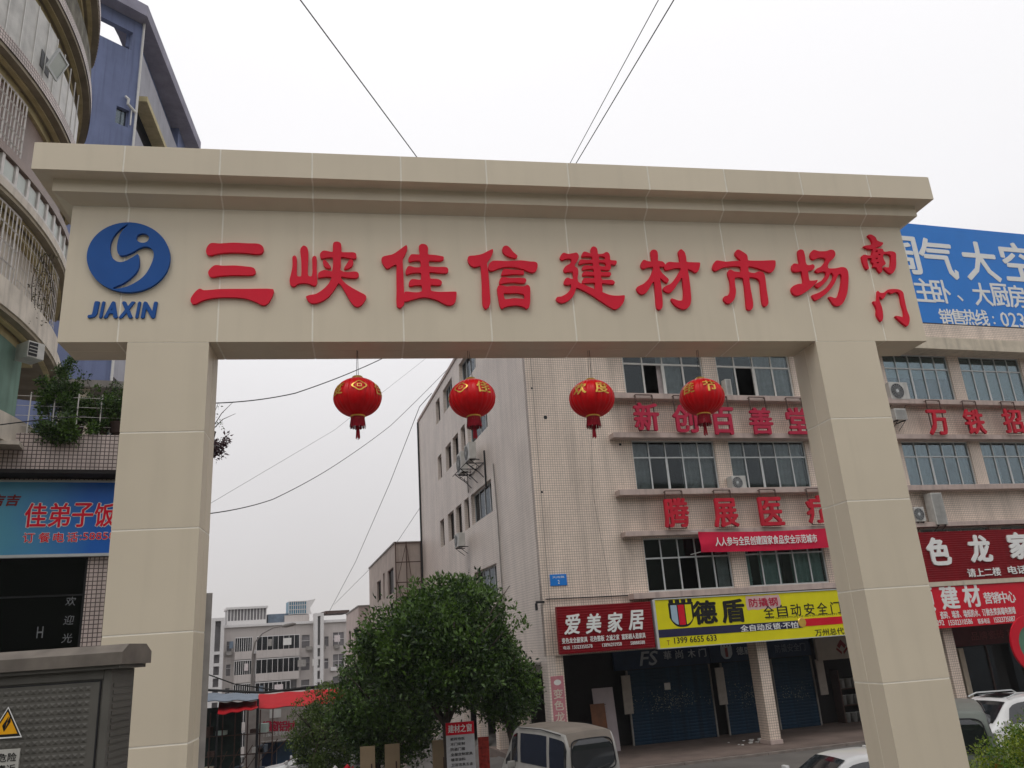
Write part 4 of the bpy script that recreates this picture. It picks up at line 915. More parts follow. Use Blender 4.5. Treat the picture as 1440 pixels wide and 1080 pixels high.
# ================================================================ ROUND CORNER APARTMENT TOWER (left)
TC = (-23.9, 14.84); TR = 12.92
tw = thing('apartment_tower', 'round cornered apartment tower with curved balcony bands at the upper left', 'building', WORLD, -20, 14.84, 4.7)
M_SOF = pm('brown painted soffit', (.27, .23, .165), .8, .2, 2)
M_GOLDB = pm('ochre painted beam', (.52, .44, .24), .75, .15, 2, streak=.2)
M_GREEN = pm('sea green wall paint', (.17, .27, .22), .8, .15, 1.5, streak=.25)
M_PAR = pm('stained cream parapet', (.62, .56, .48), .8, .15, 2, streak=.35)
M_GRILL = pm('grey white grille bars', (.66, .63, .60), .6, .15, 6)
M_FROST = pm('greenish frosted glazing', (.50, .54, .50), .25, .12, 1.2, streak=.12)
def tarc(name, mat, r0, r1, z0, z1, a0=-16, a1=37, n=48, smooth=False, label=None):
    o = part(name, MB().arc(TC[0], TC[1], r0, r1, z0, z1, a0, a1, n), mat, tw, label=label); auto_smooth(o, 30); return o
def cp(r, a, z): return (TC[0]+r*math.cos(R(a)), TC[1]+r*math.sin(R(a)), z)
tarc('core_wall', M_TILEB, 8, 11.5, 7.3, 24)
for z in (7.78, 10.40, 13.72, 16.72, 19.8):
    tarc('balcony_slab', M_SOF, 11.4, TR-.03, z, z+.10); tarc('slab_edge', M_TILEW if z > 13 else M_PAR, TR-.12, TR, z+.101, z+.40 if z != 10.40 else z+.30)
    tarc('ring_beam', M_GOLDB, 11.75, 12.48, z-.22, z-.002, -16, 20 if z < 8 else 37)
    tarc('soffit_moulding', M_GOLDB, TR-.34, TR-.22, z-.05, z-.002)
# lower deck, shorter
tarc('balcony_slab', M_PAR, 11.0, 13.45, 4.73, 5.30, -16, 9.6, 24); tarc('ring_beam', M_GOLDB, 11.0, 13.1, 4.35, 4.728, -16, 7.8, 24)
tarc('green_wall', M_GREEN, 11.0, 12.5, 5.0, 7.55, -16, 15.5, 26)
# D floor: patterned parapet, grilles and windows
tarc('parapet', M_PAR, TR-.12, TR-.01, 8.19, 8.52, -16, 22)
tarc('wall', M_PAR, 12.2, 12.3, 8.18, 10.38, 8.2, 30); 
tarc('wall', M_CURT, 12.15, 12.2, 8.18, 10.38, -16, 8.2)
# C floor: low glazed rail then brown mosaic wall
tarc('wall', M_TILEB, 11.9, 12.4, 10.72, 13.49, -16, 37)
tarc('rail_cap', M_TILEB, TR-.1, TR+.02, 11.28, 11.50, -16, 27); tarc('rail_cap', M_GRILL, TR-.08, TR, 10.702, 10.76, -16, 30)
for k in range(18):
    a = -15 + k*2.45
    if a > 29: break
    part('rail_post', MB().box(-.05, .05, -.04, .04, 10.762, 11.28).xf(Matrix.Translation((*cp(TR-.05, a, 0)[:2], 0)) @ Matrix.Rotation(R(a+90), 4, 'Z')), M_GRILL, tw)
    if a < 26: part('rail_panel', MB().arc(TC[0], TC[1], TR-.07, TR-.05, 10.80, 11.20, a+.35, a+2.1, 5), M_FROST, tw)
# B floor: frosted enclosed balcony, panel by panel with a hopper window
for k in range(15):
    a = -15 + k*2.6
    if a > 24: break
    part('glazing_panel', MB().arc(TC[0], TC[1], TR-.22, TR-.20, 14.16, 16.15 if k < 10 else 15.6, a+.05, a+2.55, 6), pm('milky curtained glazing', (.50, .49, .46), .4, .18, 2.5, streak=.2), tw)
    part('mullion', MB().box(-.014, .014, -.012, .012, 14.14, 16.15).xf(Matrix.Translation((*cp(TR-.19, a, 0)[:2], 0)) @ Matrix.Rotation(R(a+90), 4, 'Z')), M_ALUW, tw)
tarc('glazing_head', M_DARK, 12.3, 12.34, 14.1, 16.5, -16, 30)
hp = Matrix.Translation(cp(TR-.02, 8.6, 14.62)) @ Matrix.Rotation(R(98.6), 4, 'Z') @ Matrix.Rotation(R(24), 4, 'X')
m = MB().box(-.3, .3, -.03, .03, 0, .05).box(-.3, .3, -.03, .03, .55, .6).box(-.3, -.25, -.03, .03, .05, .55).box(.25, .3, -.03, .03, .05, .55).xf(hp)
part('hopper_window', m, M_ALU, tw); part('hopper_opening', MB().box(-.25, .25, 0, .01, .05, .55).xf(Matrix.Translation(cp(TR-.19, 8.6, 14.62)) @ Matrix.Rotation(R(98.6), 4, 'Z')), M_BLACK, tw)
part('hopper_pane', MB().box(-.25, .25, -.005, .005, .05, .55).xf(hp), M_FROST, tw)
# A floor: dark stained parapet, planters
tarc('parapet', pm('mossy dark render', (.16, .15, .12), .9, .45, 3, streak=.4), TR-.3, TR-.1, 17.12, 18.1); tarc('wall', MATS['mossy dark render'], 11.6, 12.2, 18.1, 19.5)
# window grilles
def grille(r, a0, a1, z0, z1, nv, nh, mat=M_GRILL, rr=.018):
    m = MB()
    for k in range(nv+1): a = a0+(a1-a0)*k/nv; m.tube([cp(r, a, z0), cp(r, a, z1)], rr*(.6 if k % 3 else 1), 4)
    for k in range(nh+1): z = z0+(z1-z0)*k/nh; m.tube([cp(r, a0+(a1-a0)*j/10, z) for j in range(11)], rr*1.1, 4)
    part('window_grille', m, mat, tw)
grille(TR-.2, -9, 6.2, 11.55, 13.2, 24, 5, rr=.026); grille(TR-.14, -9, 7.6, 8.55, 10.3, 22, 4, rr=.024); grille(TR-.12, 8.0, 21, 8.1, 10.2, 16, 6, rr=.010)
for a0 in (-9.5, -5.5, -1.5, 2.2, 5.0):
    o = part('curtain', MB().xf(Matrix.Identity(4)).arc(TC[0], TC[1], 12.33, 12.36, 8.6, 10.25, a0, a0+1.9, 6), pm('plum curtain', (.13, .06, .06), .9, .2, 5) if int(a0*2) % 2 else M_FROST, tw)
t = thing('air_conditioner', 'air conditioner on the underside of the lowest curved balcony, left of the gate beam', 'air conditioner', Frame(*cp(TR-.1, 12.4, 0)[:2], R(62)), 0, 0, 7.05, 'air conditioner units on the walls')
part('casing', MB().box(-.16, .24, -.30, .2, 7.16, 7.56, .015), M_ACW, t); part('louvre', MB().box(-.14, .06, -.32, -.302, 7.20, 7.52), M_BLACK, t); part('louvre_slats', MB().box(-.14, .06, -.335, -.321, 7.26, 7.275).box(-.14, .06, -.335, -.321, 7.34, 7.355).box(-.14, .06, -.335, -.321, 7.42, 7.435), M_ACW, t)

# ================================================================ BLUE APARTMENT BUILDING
BK = Vector((-20.1, 37.77, 0))
M_BLU = pm('slate blue wall paint', (.165, .20, .34), .8, .12, .8, streak=.3)
M_BLU2 = pm('pale grey blue wall', (.36, .36, .40), .8, .1, .8, streak=.2)
bb = thing('blue_apartment_building', 'slate blue apartment block with wide roof overhang behind the round tower', 'building', WORLD, BK.x, BK.y, -4)
FL = Frame(BK.x, BK.y, R(49.8)); FRr = Frame(BK.x, BK.y, R(101.1))
def fxf(mb, fr): return mb.xf(fr.m())
part('left_wall', fxf(MB().wall(-8, 0, -5, 36.0, [(-2.9, -.47, 33.85, 35.1), (-.95, -.25, 28.75, 29.85)], 0, .35), FL), M_BLU, bb)
part('window', fxf(MB().box(-.95, -.25, .25, .3, 28.75, 29.85).box(-.62, -.58, .2, .249, 28.75, 29.85), FL), M_GLASSD, bb)
# the right face: frame normal must point outward (right)
FR2 = Frame(BK.x, BK.y, R(101.1))
part('right_wall', fxf(MB().box(0.0, 12.0, .5, .8, 34.35, 36.0).box(0, .45, .0, .5, -5, 36.0).box(9.9, 12.0, 0.0, .5, -5, 36.0), FR2), M_BLU, bb)
part('balcony_wall', fxf(MB().box(.46, 9.9, -.02, .2, 31.35, 34.30), FR2), M_BLU2, bb)
part('ledge', fxf(MB().box(.46, 10.3, -.5, .25, 31.0, 31.34), FR2), M_GOLDB, bb)
part('recess_wall', fxf(MB().box(.46, 9.9, .55, .6, -5, 34.3), FR2), M_DARK, bb)
for z in (27.6, 24.3, 21, 17.7, 14.4, 11.1): part('balcony_wall', fxf(MB().box(.46, 9.9, -.02, .2, z, z+1.6), FR2), M_BLU2, bb)
def rp(P, z): return (P[0], P[1], z)
c0 = FR2.w(-0.9, -.95, 0); c1 = FR2.w(12.6, -.95, 0); c2 = FR2.w(12.6, 9, 0); c3 = FL.w(-9, -.9, 0)
kk = Vector((-19.55, 37.2, 0)); m = MB()
ki = FL.w(-1.9, .45, 0); c1i = FR2.w(12.6, 1.6, 0); c3i = FL.w(-9, .45, 0)
kj = FR2.w(1.2, 1.6, 0)
for P4 in ([kk, kj, c3i, c3], [kk, c1, c1i, kj]):
    if P4[2] is c3i: P4 = [kk, ki, c3i, c3]
    else: P4 = [kk, c1, c1i, kj]
    m.poly([rp(p, 36.0) for p in P4]); m.poly([rp(p, 36.75) for p in P4])
    for k in range(4): m.quad(rp(P4[k], 36.0), rp(P4[(k+1) % 4], 36.0), rp(P4[(k+1) % 4], 36.75), rp(P4[k], 36.75))
m.poly([rp(p, 36.003) for p in (kk, ki, kj)]); m.poly([rp(p, 36.753) for p in (kk, ki, kj)])
part('roof', m, pm('grey lavender roof slab', (.30, .29, .36), .8, .15, 1, streak=.15), bb)
part('down_pipe', fxf(MB().tube([(.08, -.1, -5), (.08, -.1, 36)], .07, 8), FL), M_ALUW, bb)
part('bent_pipe', fxf(MB().tube([(-.55, -.08, 30.6), (-.45, -.25, 30.4), (-.45, -.2, 30.1), (.05, -.12, 29.8)], .08, 6).tube([(-.18, -.1, 29.9), (-.18, -.1, 28.9)], .04, 6), FL), M_ALUW, bb)

# ================================================================ LEFT SHOP WITH TERRACE
sh = thing('corner_shop', 'pink tiled shop block under the tower with planted terrace', 'building', SHOP, 0, 0, -2)
part('wall', MB().wall(-6, 4.02, 3.99, 5.0, [], 0, .25).wall(1.77, 4.02, -3.5, 2.36, [], 0, .25).wall(-6, 1.77, -3.5, .56, [], 0, .25), M_TILEW, sh)
part('sign_recess', MB().box(-6, 4.02, .02, .2, 2.37, 3.985), M_DARK, sh)
part('end_wall', MB().box(3.8, 4.02, .26, 5.5, -3.5, 5.0).box(4.03, 4.24, .1, .6, -4, 1.55), M_CONC, sh)
part('terrace_floor', MB().box(-6, 4.02, .26, 5.5, 4.8, 4.98), M_CONC, sh)
part('interior', MB().box(-6, 1.9, 2.2, 2.3, -1, 3.9).box(-6, 1.76, .3, 2.2, .2, .3), M_BLACK, sh)
part('eave', MB().box(-6, 3.9, -.55, -.005, 4.02, 4.10), M_DARK, sh)
part('shop_window', MB().box(-6, -.0, .1, .13, .57, 2.36).box(0.05, 1.72, .1, .13, .57, 2.36), M_GLASSD, sh)
part('window_frame', MB().box(-6, 1.765, .06, .1, 1.60, 1.63).box(.0, .05, .06, .16, .57, 2.36).box(1.72, 1.765, .06, .16, .57, 2.36), M_BLACK, sh)
for ch, z in zip('欢迎光临', (1.50, 1.13, .78, .45)): text(sh, ch, 1.42, 1.60, z-.10, z+.08, .055, pm('worn window lettering', (.20, .21, .22), .5, .3, 20), 0, 0, .1, 'character') if z > .5 else None
text(sh, 'H', .97, 1.08, .80, 1.02, .055, MATS['worn window lettering'], 0, 0)
t = thing('shop_sign', 'turquoise to blue restaurant sign with red white edged characters', 'sign', SHOP, 1, -.1, 2.4)
mg = bpy.data.materials.new('turquoise blue print'); mg.use_nodes = True; n_ = mg.node_tree.nodes; l_ = mg.node_tree.links
tcg = n_.new('ShaderNodeTexCoord'); sxg = n_.new('ShaderNodeSeparateXYZ'); rg = n_.new('ShaderNodeValToRGB'); ng = n_.new('ShaderNodeTexNoise'); ng.inputs['Scale'].default_value = .9
ag = n_.new('ShaderNodeMath'); ag.operation = 'MULTIPLY_ADD'; ag.inputs[1].default_value = 1.2
l_.new(tcg.outputs['Object'], sxg.inputs[0]); l_.new(tcg.outputs['Object'], ng.inputs[0]); l_.new(ng.outputs[0], ag.inputs[0]); l_.new(sxg.outputs[0], ag.inputs[2])
mrg = n_.new('ShaderNodeMapRange'); mrg.inputs[1].default_value = -.9; mrg.inputs[2].default_value = 1.4; l_.new(ag.outputs[0], mrg.inputs[0]); l_.new(mrg.outputs[0], rg.inputs[0])
rg.color_ramp.elements[0].color = (.12, .42, .50, 1); rg.color_ramp.elements[1].color = (.006, .12, .50, 1); l_.new(rg.outputs[0], n_['Principled BSDF'].inputs['Base Color']); n_['Principled BSDF'].inputs['Roughness'].default_value = .4
part('board', MB().box(-6, 4.0, -.1, .015, 2.43, 3.92), mg, t)
part('rim', MB().box(-6, 4.0, -.13, .01, 3.92, 3.96).box(-6, 4.0, -.13, .01, 2.37, 2.428), M_ALU, t)
for ch, x in zip('佳弟子饭店', (.74, 1.17, 1.60, 2.02, 2.46)):
    text(t, ch, x-.215, x+.215, 2.96, 3.50, -.102, M_WHITET, .003, .055, 0, 'character_edge'); text(t, ch, x-.20, x+.20, 2.975, 3.485, -.107, M_REDL, .004, .02, 0, 'character')
for ch, x in zip('订餐电话', (.66, .94, 1.20, 1.45)): text(t, ch, x-.11, x+.11, 2.66, 2.88, -.102, M_WHITET, .003, .05); text(t, ch, x-.10, x+.10, 2.67, 2.87, -.107, M_REDL, .004, .015, 0, 'character')
text(t, ':58858566', 1.58, 2.62, 2.70, 2.87, -.102, M_WHITET, .003, .045); text(t, ':58858566', 1.585, 2.615, 2.71, 2.86, -.107, M_REDL, .004, .01)
text(t, '吉吉', -.12, .40, 3.42, 3.66, -.105, MATS['maroon print'], .004, .04, .2)
text(t, '杰吉', -.14, .42, 3.40, 3.68, -.102, MATS['dull red print'], .002, .05, .2) if 0 else None
# terrace railing and balustrade
rl = thing('terrace_railing', 'thin white wire railing along the planted terrace edge', 'railing', SHOP, 1.5, .12, 5.0)
m = MB()
for k in range(9): x = .35+k*.46; m.box(x-.011, x+.011, .11, .13, 5.0, 5.95)
for z in (5.2, 5.42, 5.64, 5.86): m.tube([(.1, .12, z), (4.0, .12, z)], .006, 4)
part('rail', m, M_GRILL, rl)
bs = thing('balustrade', 'white openwork balustrade panel behind the terrace plants', 'balustrade', SHOP, 2, .9, 4.98)
m = MB(); m.box(1.45, 3.2, .9, .98, 5.62, 5.70).box(1.45, 3.2, .9, .98, 4.99, 5.06).box(1.45, 3.2, .9, .98, 5.32, 5.37)
for k in range(11): x = 1.5+k*.165; m.tube([(x-.06, .94, 5.37), (x, .94, 5.5), (x+.06, .94, 5.62)], .022, 4).tube([(x+.06, .94, 5.37), (x, .94, 5.5), (x-.06, .94, 5.62)], .022, 4).tube([(x-.06, .94, 5.06), (x, .94, 5.2), (x+.06, .94, 5.32)], .022, 4)
part('openwork', m, M_WHITEP, bs)
tb = thing('terrace_room', 'cream rooftop room with dark window beyond the terrace', 'roof room', SHOP, 1.8, 5.6, 5)
part('wall', MB().box(.2, .9, 4.6, 5.6, 4.98, 7.7).box(1.5, 1.9, 5.2, 5.6, 4.98, 7.6).box(2.6, 3.1, 5.3, 5.8, 4.98, 8.6), M_LEDGE2, tb)
part('roof', MB().box(.1, 2.2, 4.4, 5.9, 7.5, 7.7), M_CONC, tb); part('window', MB().box(.9, 1.5, 5.3, 5.34, 5.4, 7.3), M_GLASSD, tb)
# awning-like tilted panel at the left under the lowest deck
t = thing('canopy_slab', 'pale sloping canopy slab under the green wall at the left edge', 'canopy', SHOP, -.6, -.4, 4.9)
part('slab', MB().box(-6, .35, -.5, -.02, 4.62, 4.70), M_PAR, t)

# ================================================================ FOLIAGE
def leafmat(name, c1, c2, tr=.25):
    if name in MATS: return MATS[name]
    m = bpy.data.materials.new(name); m.use_nodes = True; n = m.node_tree.nodes; l = m.node_tree.links
    b = n['Principled BSDF']; b.inputs['Roughness'].default_value = .45
    at = n.new('ShaderNodeAttribute'); at.attribute_name = 'tone'; mx_ = n.new('ShaderNodeMix'); mx_.data_type = 'RGBA'
    mx_.inputs[6].default_value = (*c1, 1); mx_.inputs[7].default_value = (*c2, 1); l.new(at.outputs['Fac'], mx_.inputs[0]); l.new(mx_.outputs[2], b.inputs['Base Color'])
    ts = n.new('ShaderNodeBsdfTranslucent'); l.new(mx_.outputs[2], ts.inputs[0]); ms = n.new('ShaderNodeMixShader'); ms.inputs[0].default_value = tr
    l.new(b.outputs[0], ms.inputs[1]); l.new(ts.outputs[0], ms.inputs[2]); l.new(ms.outputs[0], n['Material Output'].inputs[0])
    MATS[name] = m; return m
LG = leafmat('glossy dark leaves', (.009, .032, .007), (.095, .185, .02), .2)
LY = leafmat('yellow green leaves', (.05, .14, .010), (.30, .36, .03))
LM = leafmat('mid green leaves', (.02, .05, .010), (.13, .20, .03))
LP = leafmat('purple brown leaves', (.05, .025, .035), (.12, .06, .07))
def leaves(name, centres, mat, parent, size=.09, per=60, seed=0, spread=.35, up=.3, aspect=.45, stuff=False):
    """centres: (x,y,z,r,tone) clumps; leaf faces folded along the midrib"""
    rg_ = np.random.default_rng(seed); N = per*len(centres)
    C_ = np.repeat(np.array([c[:3] for c in centres]), per, 0); rr = np.repeat(np.array([c[3] for c in centres]), per); tn = np.repeat(np.array([c[4] for c in centres]), per)
    d = rg_.normal(size=(N, 3)); d /= np.linalg.norm(d, axis=1)[:, None]
    rad = rr*rg_.random(N)**.45; P = C_ + d*rad[:, None]
    ax = d*.8 + rg_.normal(size=(N, 3))*.7 + np.array([0, 0, up]); ax /= np.linalg.norm(ax, axis=1)[:, None]
    sd = np.cross(ax, rg_.normal(size=(N, 3))); sd /= np.linalg.norm(sd, axis=1)[:, None]
    nm = np.cross(ax, sd); L = size*rg_.uniform(.6, 1.3, N)[:, None]; Wd = L*aspect
    v0 = P; v1 = P+ax*L*.45+sd*Wd*.5+nm*L*.10; v2 = P+ax*L-nm*L*.08; v3 = P+ax*L*.45-sd*Wd*.5+nm*L*.10
    V = np.stack([v0, v1, v2, v3], 1).reshape(-1, 3)
    if parent is not None: V = V - np.array(OFF[parent.name])
    me = bpy.data.meshes.new(name); me.vertices.add(4*N); me.vertices.foreach_set('co', V.ravel())
    me.loops.add(6*N); b_ = np.arange(N)*4; idx = np.stack([b_, b_+1, b_+2, b_, b_+2, b_+3], 1).ravel(); me.loops.foreach_set('vertex_index', idx.astype(np.int32))
    me.polygons.add(2*N); me.polygons.foreach_set('loop_start', (np.arange(2*N)*3).astype(np.int32)); me.polygons.foreach_set('loop_total', np.full(2*N, 3, np.int32))
    at = me.attributes.new('tone', 'FLOAT', 'POINT'); tv = np.clip(tn+rg_.normal(size=N)*.16, 0, 1); at.data.foreach_set('value', np.repeat(tv, 4).astype(np.float32))
    me.materials.append(mat); me.update(); me.validate()
    o = link(name, me, parent); return o
M_BARK = pm('grey brown bark', (.075, .06, .048), .9, .3, 8, bump=.6, bscale=30)
def crown_clumps(cx, cy, cz, rx, ry, rz, n, seed, r=.46, tone=(.02, .98), bumps=7, flat=.0):
    rr = random.Random(seed); out = []
    B = [(rr.uniform(0, 6.28), rr.uniform(-.6, 1.2), rr.uniform(.06, .22)) for _ in range(bumps)]
    while len(out) < n:
        th = rr.uniform(0, 6.283); s = rr.uniform(-1, 1); ph = math.asin(s)
        k = 1.0
        for a, b, am in B:
            dd = math.cos(ph)*math.cos(b)*math.cos(th-a)+math.sin(ph)*math.sin(b); k += am*max(0, dd)**5 - am*.25
        q = (rr.random()**.33 if rr.random() < .35 else rr.uniform(.82, 1.04))*k
        x, y, z = cx+rx*q*math.cos(ph)*math.cos(th), cy+ry*q*math.cos(ph)*math.sin(th), cz+rz*q*math.sin(ph)
        out.append((x, y, z, r*rr.uniform(.6, 1.25), rr.uniform(*tone)))
    return out
M_CANDUMMY = None
def tree(label, x, y, crown, trunk_h, mat=LG, group=None, nclump=330, per=75, seed=1, size=.10, trunk_r=.14, forks=5):
    z = gz(x, y); t = thing('tree', label, 'tree', WORLD, x, y, z, group)
    rr = random.Random(seed); cx, cy, cz, rx, ry, rz = crown
    m = MB(); top = (x+(cx-x)*.4, y+(cy-y)*.4, z+trunk_h)
    m.tube([(x, y, z-.2), (x+.04, y, z+trunk_h*.35), (x+.02, y+.03, z+trunk_h*.7), top], [trunk_r*1.25, trunk_r, trunk_r*.9, trunk_r*.8], 9)
    part('trunk', m, M_BARK, t, smooth=True)
    m = MB()
    for k in range(forks):
        a = 6.283*k/forks+rr.uniform(-.4, .4); e1 = (cx+rx*.75*math.cos(a), cy+ry*.75*math.sin(a), cz+rz*rr.uniform(.0, .6))
        mid = tuple(top[i]*.55+e1[i]*.45+(0, 0, .25)[i] for i in range(3)); m.tube([top, mid, e1], [trunk_r*.6, trunk_r*.38, trunk_r*.12], 6)
        for j in range(3):
            b = a+rr.uniform(-.9, .9); e2 = (cx+rx*.95*math.cos(b), cy+ry*.95*math.sin(b), cz+rz*rr.uniform(-.5, .9)); m.tube([mid, tuple((mid[i]+e2[i])/2 for i in range(3)), e2], [trunk_r*.3, trunk_r*.18, .012], 5)
    part('branch', m, M_BARK, t, smooth=True)
    leaves('crown', crown_clumps(cx, cy, cz, rx, ry, rz, nclump, seed), mat, t, size, per, seed)
    # loose twigs breaking the outline
    leaves('outer_twig_leaves', [(cx+rx*1.08*math.cos(a)*math.cos(p), cy+ry*1.05*math.sin(a)*math.cos(p), cz+rz*1.1*math.sin(p), .16, .7) for a, p in [(rr.uniform(0, 6.28), rr.uniform(-.1, 1.5)) for _ in range(70)]], mat, t, size*.95, 16, seed+1, up=1.2)
    return t
tree('largest bushy street tree in front of the side wall, with dense dark crown', -2.5, 24.3, (-2.55, 24.3, .0, 2.35, 2.4, 1.85), 1.9, nclump=430, per=80, seed=11, size=.145)
tree('lower bushy street tree left of and behind the largest one', -5.3, 28.5, (-4.85, 28.5, -1.75, 1.85, 2.1, 1.95), 1.6, nclump=330, per=70, seed=12, size=.14)
tree('small mid green tree at the left end of the tree row', -9.3, 36, (-8.7, 36, -3.1, 1.55, 1.5, 1.9), 1.4, nclump=170, per=60, seed=13, size=.13, mat=LM)
tree('slim street tree under the right side of the crowns', -.75, 25.6, (-.95, 25.7, -1.1, .95, 1.1, 1.2), 1.7, nclump=150, seed=15, size=.12, trunk_r=.09)
# shrub right foreground
sb = thing('shrub', 'yellow green clipped shrub at the lower right beside the gate pillar', 'shrub', WORLD, 8.3, 12.3, -3)
leaves('foliage', crown_clumps(7.75, 13.1, -2.45, 1.8, 1.0, 1.15, 380, 21, r=.26, tone=(.05, .95)), LY, sb, .055, 110, 21)
part('stem', MB().tube([(8.3, 12.4, -4), (8.3, 12.4, -2.4)], .05, 6).tube([(8.3, 12.4, -3), (9.2, 12.5, -1.9)], .03, 5).tube([(8.3, 12.4, -3), (7.5, 12.5, -2)], .03, 5), M_BARK, sb)
# terrace plants
def potted(u, v, z, w_, h_, label, mat=LG, n=40, per=45, seed=1, size=.07, stems=6, pot=True):
    p = SHOP.w(u, v, z); t = thing('terrace_plant', label, 'plant', WORLD, p.x, p.y, p.z, 'plants along the terrace rail'); rr = random.Random(seed)
    if pot: part('pot', MB().lathe([(.001, 0), (.11, 0), (.15, .22), (.16, .24), (.13, .24), (.12, .2), (.001, .2)], 14, c=tuple(p)), pm('terracotta pot', (.06, .04, .035), .8, .15), t, smooth=True)
    m = MB(); cl = []
    for k in range(stems):
        a = rr.uniform(0, 6.28); e = (p.x+w_*rr.uniform(.2, .9)*math.cos(a)*1.0, p.y+w_*.6*math.sin(a), p.z+h_*rr.uniform(.5, 1))
        mid = ((p.x+e[0])/2, (p.y+e[1])/2, p.z+.2+(e[2]-p.z)*.5); m.tube([(p.x, p.y, p.z+.2), mid, e], [.012, .009, .004], 4)
        for j in range(n//stems): f = rr.uniform(.35, 1.05); cl.append((p.x+(e[0]-p.x)*f+rr.uniform(-.1, .1), p.y+(e[1]-p.y)*f+rr.uniform(-.1, .1), p.z+.2+(e[2]-p.z-.2)*f+rr.uniform(-.1, .1), rr.uniform(.06, .16), rr.uniform(.1, .9)))
    part('stem', m, M_BARK, t); leaves('leaves', cl, mat, t, size, per, seed)
    return t
potted(.75, .35, 5.0, .75, 1.75, 'tall dense green plant at the left end of the terrace', n=90, per=45, seed=31, size=.075, stems=9)
potted(1.25, .3, 5.0, .6, 1.2, 'bushy green plant left of centre on the terrace', n=70, seed=32, size=.07)
potted(1.75, .3, 5.0, .6, 1.5, 'sparse plant with thin branches in the middle of the terrace', n=24, per=14, seed=33, stems=9)
potted(2.1, .3, 5.0, .5, .95, 'low green plant right of centre on the terrace', n=50, seed=34)
potted(4.0, .4, 5.0, .75, 1.3, 'sparse twiggy plant reaching out beyond the gate pillar', n=12, per=10, seed=35, stems=9, size=.06)
potted(4.0, .1, 4.25, .6, .75, 'purple leaved creeper drooping past the gate pillar edge', mat=LP, n=70, per=30, seed=36, size=.09, pot=False)
potted(.9, -.05, 4.55, .5, .75, 'trailing vine hanging over the terrace edge', n=70, per=36, seed=37, size=.07, pot=False)
potted(1.3, -.02, 4.7, .7, .6, 'dark creeper spilling over the middle of the terrace edge', n=80, per=36, seed=38, size=.07, pot=False)
potted(2.05, .2, 5.1, .5, 1.3, 'thin leafy plant at the rail against the gate pillar', n=70, per=30, seed=44, size=.065)
potted(1.75, .5, 5.2, .7, .7, 'leafy hedge plant behind the rail near the gate pillar', n=90, per=40, seed=39, size=.07)
vn = thing('balcony_vine', 'dry brown vine climbing the grille of the curved balcony', 'vine', WORLD, *cp(TR-.05, 13, 8))
m = MB(); cl = []; rr = random.Random(9)
for s in range(5):
    a, z = 11+s*1.2, 8.0+s*.12; P = []
    for k in range(9): P.append(cp(TR-.07, a+.5*math.sin(k+s)+k*.12, z+k*.24)); cl.append((*P[-1], .10, rr.uniform(0, 1)))
    m.tube(P, .010, 4)
part('stem', m, M_BARK, vn); leaves('leaves', cl[::2], leafmat('dry vine leaves', (.07, .055, .03), (.14, .13, .06)), vn, .07, 14, 41)

# ================================================================ ELECTRICAL CABINET (lower left)
M_CAB = pm('olive grey cabinet paint', (.105, .10, .088), .55, .15, 3, streak=.2)
CABF = Frame(-3.22, 6.5, R(.5))
cb = thing('electrical_cabinet', 'olive grey electrical cabinet with dimpled door and warning triangle at the lower left', 'cabinet', CABF, -.9, 0, -1.9)
part('body', MB().box(-2.4, -.06, .0, .36, -1.9, .04, .006), M_CAB, cb)
part('corner_post', MB().box(-.058, 0, -.012, .37, -1.9, .045, .004), M_CAB, cb)
part('lintel', MB().box(-2.4, -.06, -.012, -.001, -.02, .045), M_CAB, cb)
m = MB()
prf = [(-.075, .075), (-.075, .165), (.03, .225), (.33, .225), (.435, .165), (.435, .075)]
for (a, b), (c, d) in zip(prf, prf[1:]+prf[:1]): m.quad((-2.4, a, b), (.10, a, b), (.10, c, d), (-2.4, c, d))
m.poly([(.10, a, b) for a, b in prf]); m.poly([(-2.4, a, b) for a, b in prf][::-1])
o = part('lid', m, pm('weathered cabinet lid', (.15, .13, .11), .7, .25, 5, streak=.2), cb)
part('lid_lip', MB().box(-2.4, .07, -.05, .41, .046, .074), M_CAB, cb)
dr = part('door', MB().box(-.98, -.085, -.010, -.001, -1.8, -.04, .003), M_CAB, cb)
part('door', MB().box(-2.2, -1.0, -.010, -.001, -1.8, -.04, .003), M_CAB, cb)
part('door_gap', MB().box(-.084, -.074, -.0125, -.001, -1.85, -.03).box(-.999, -.986, -.012, -.001, -1.85, -.03).box(-.98, -.085, -.012, -.001, -.039, -.031), M_BLACK, cb)
m = MB(); pt = .052
for j in range(33):
    for i in range(17):
        x, z = -.95+i*pt*1.0, -.085-j*pt
        if x > -.12: continue
        c = (x, -.0175, z); s = pt*.46; q = [(x-s, -.0102, z-s*.75), (x+s, -.0102, z-s*.75), (x+s, -.0102, z+s*.75), (x-s, -.0102, z+s*.75)]
        for k in range(4): i0 = len(m.v); m.v += [q[k], q[(k+1) % 4], c]; m.f.append((i0, i0+1, i0+2))
part('dimple_relief', m, M_CAB, cb, kind='stuff')
m = MB()
for k in range(30): z = -.06-k*.05; m.box(.001, .006, .03, .34, z-.03, z)
part('side_rib', m, M_CAB, cb, kind='stuff')
def tri(cx, cz, s, v, r=.0): h = s*.866; return [(cx-s/2, v, cz-h/2), (cx+s/2, v, cz-h/2), (cx, v, cz+h/2)]
a0, zt_ = CABF.at(15, 997); a1, zb2 = CABF.at(33, 1034); cx_ = a0-.005; cz_ = (zt_+zb2)/2; ss = (zt_-zb2)/.866
part('warning_triangle', MB().poly(tri(cx_, cz_+.004, ss*1.16, -.0225)), M_WHITET, cb); part('warning_triangle', MB().poly(tri(cx_, cz_+.002, ss*1.04, -.0232)), M_BLK, cb)
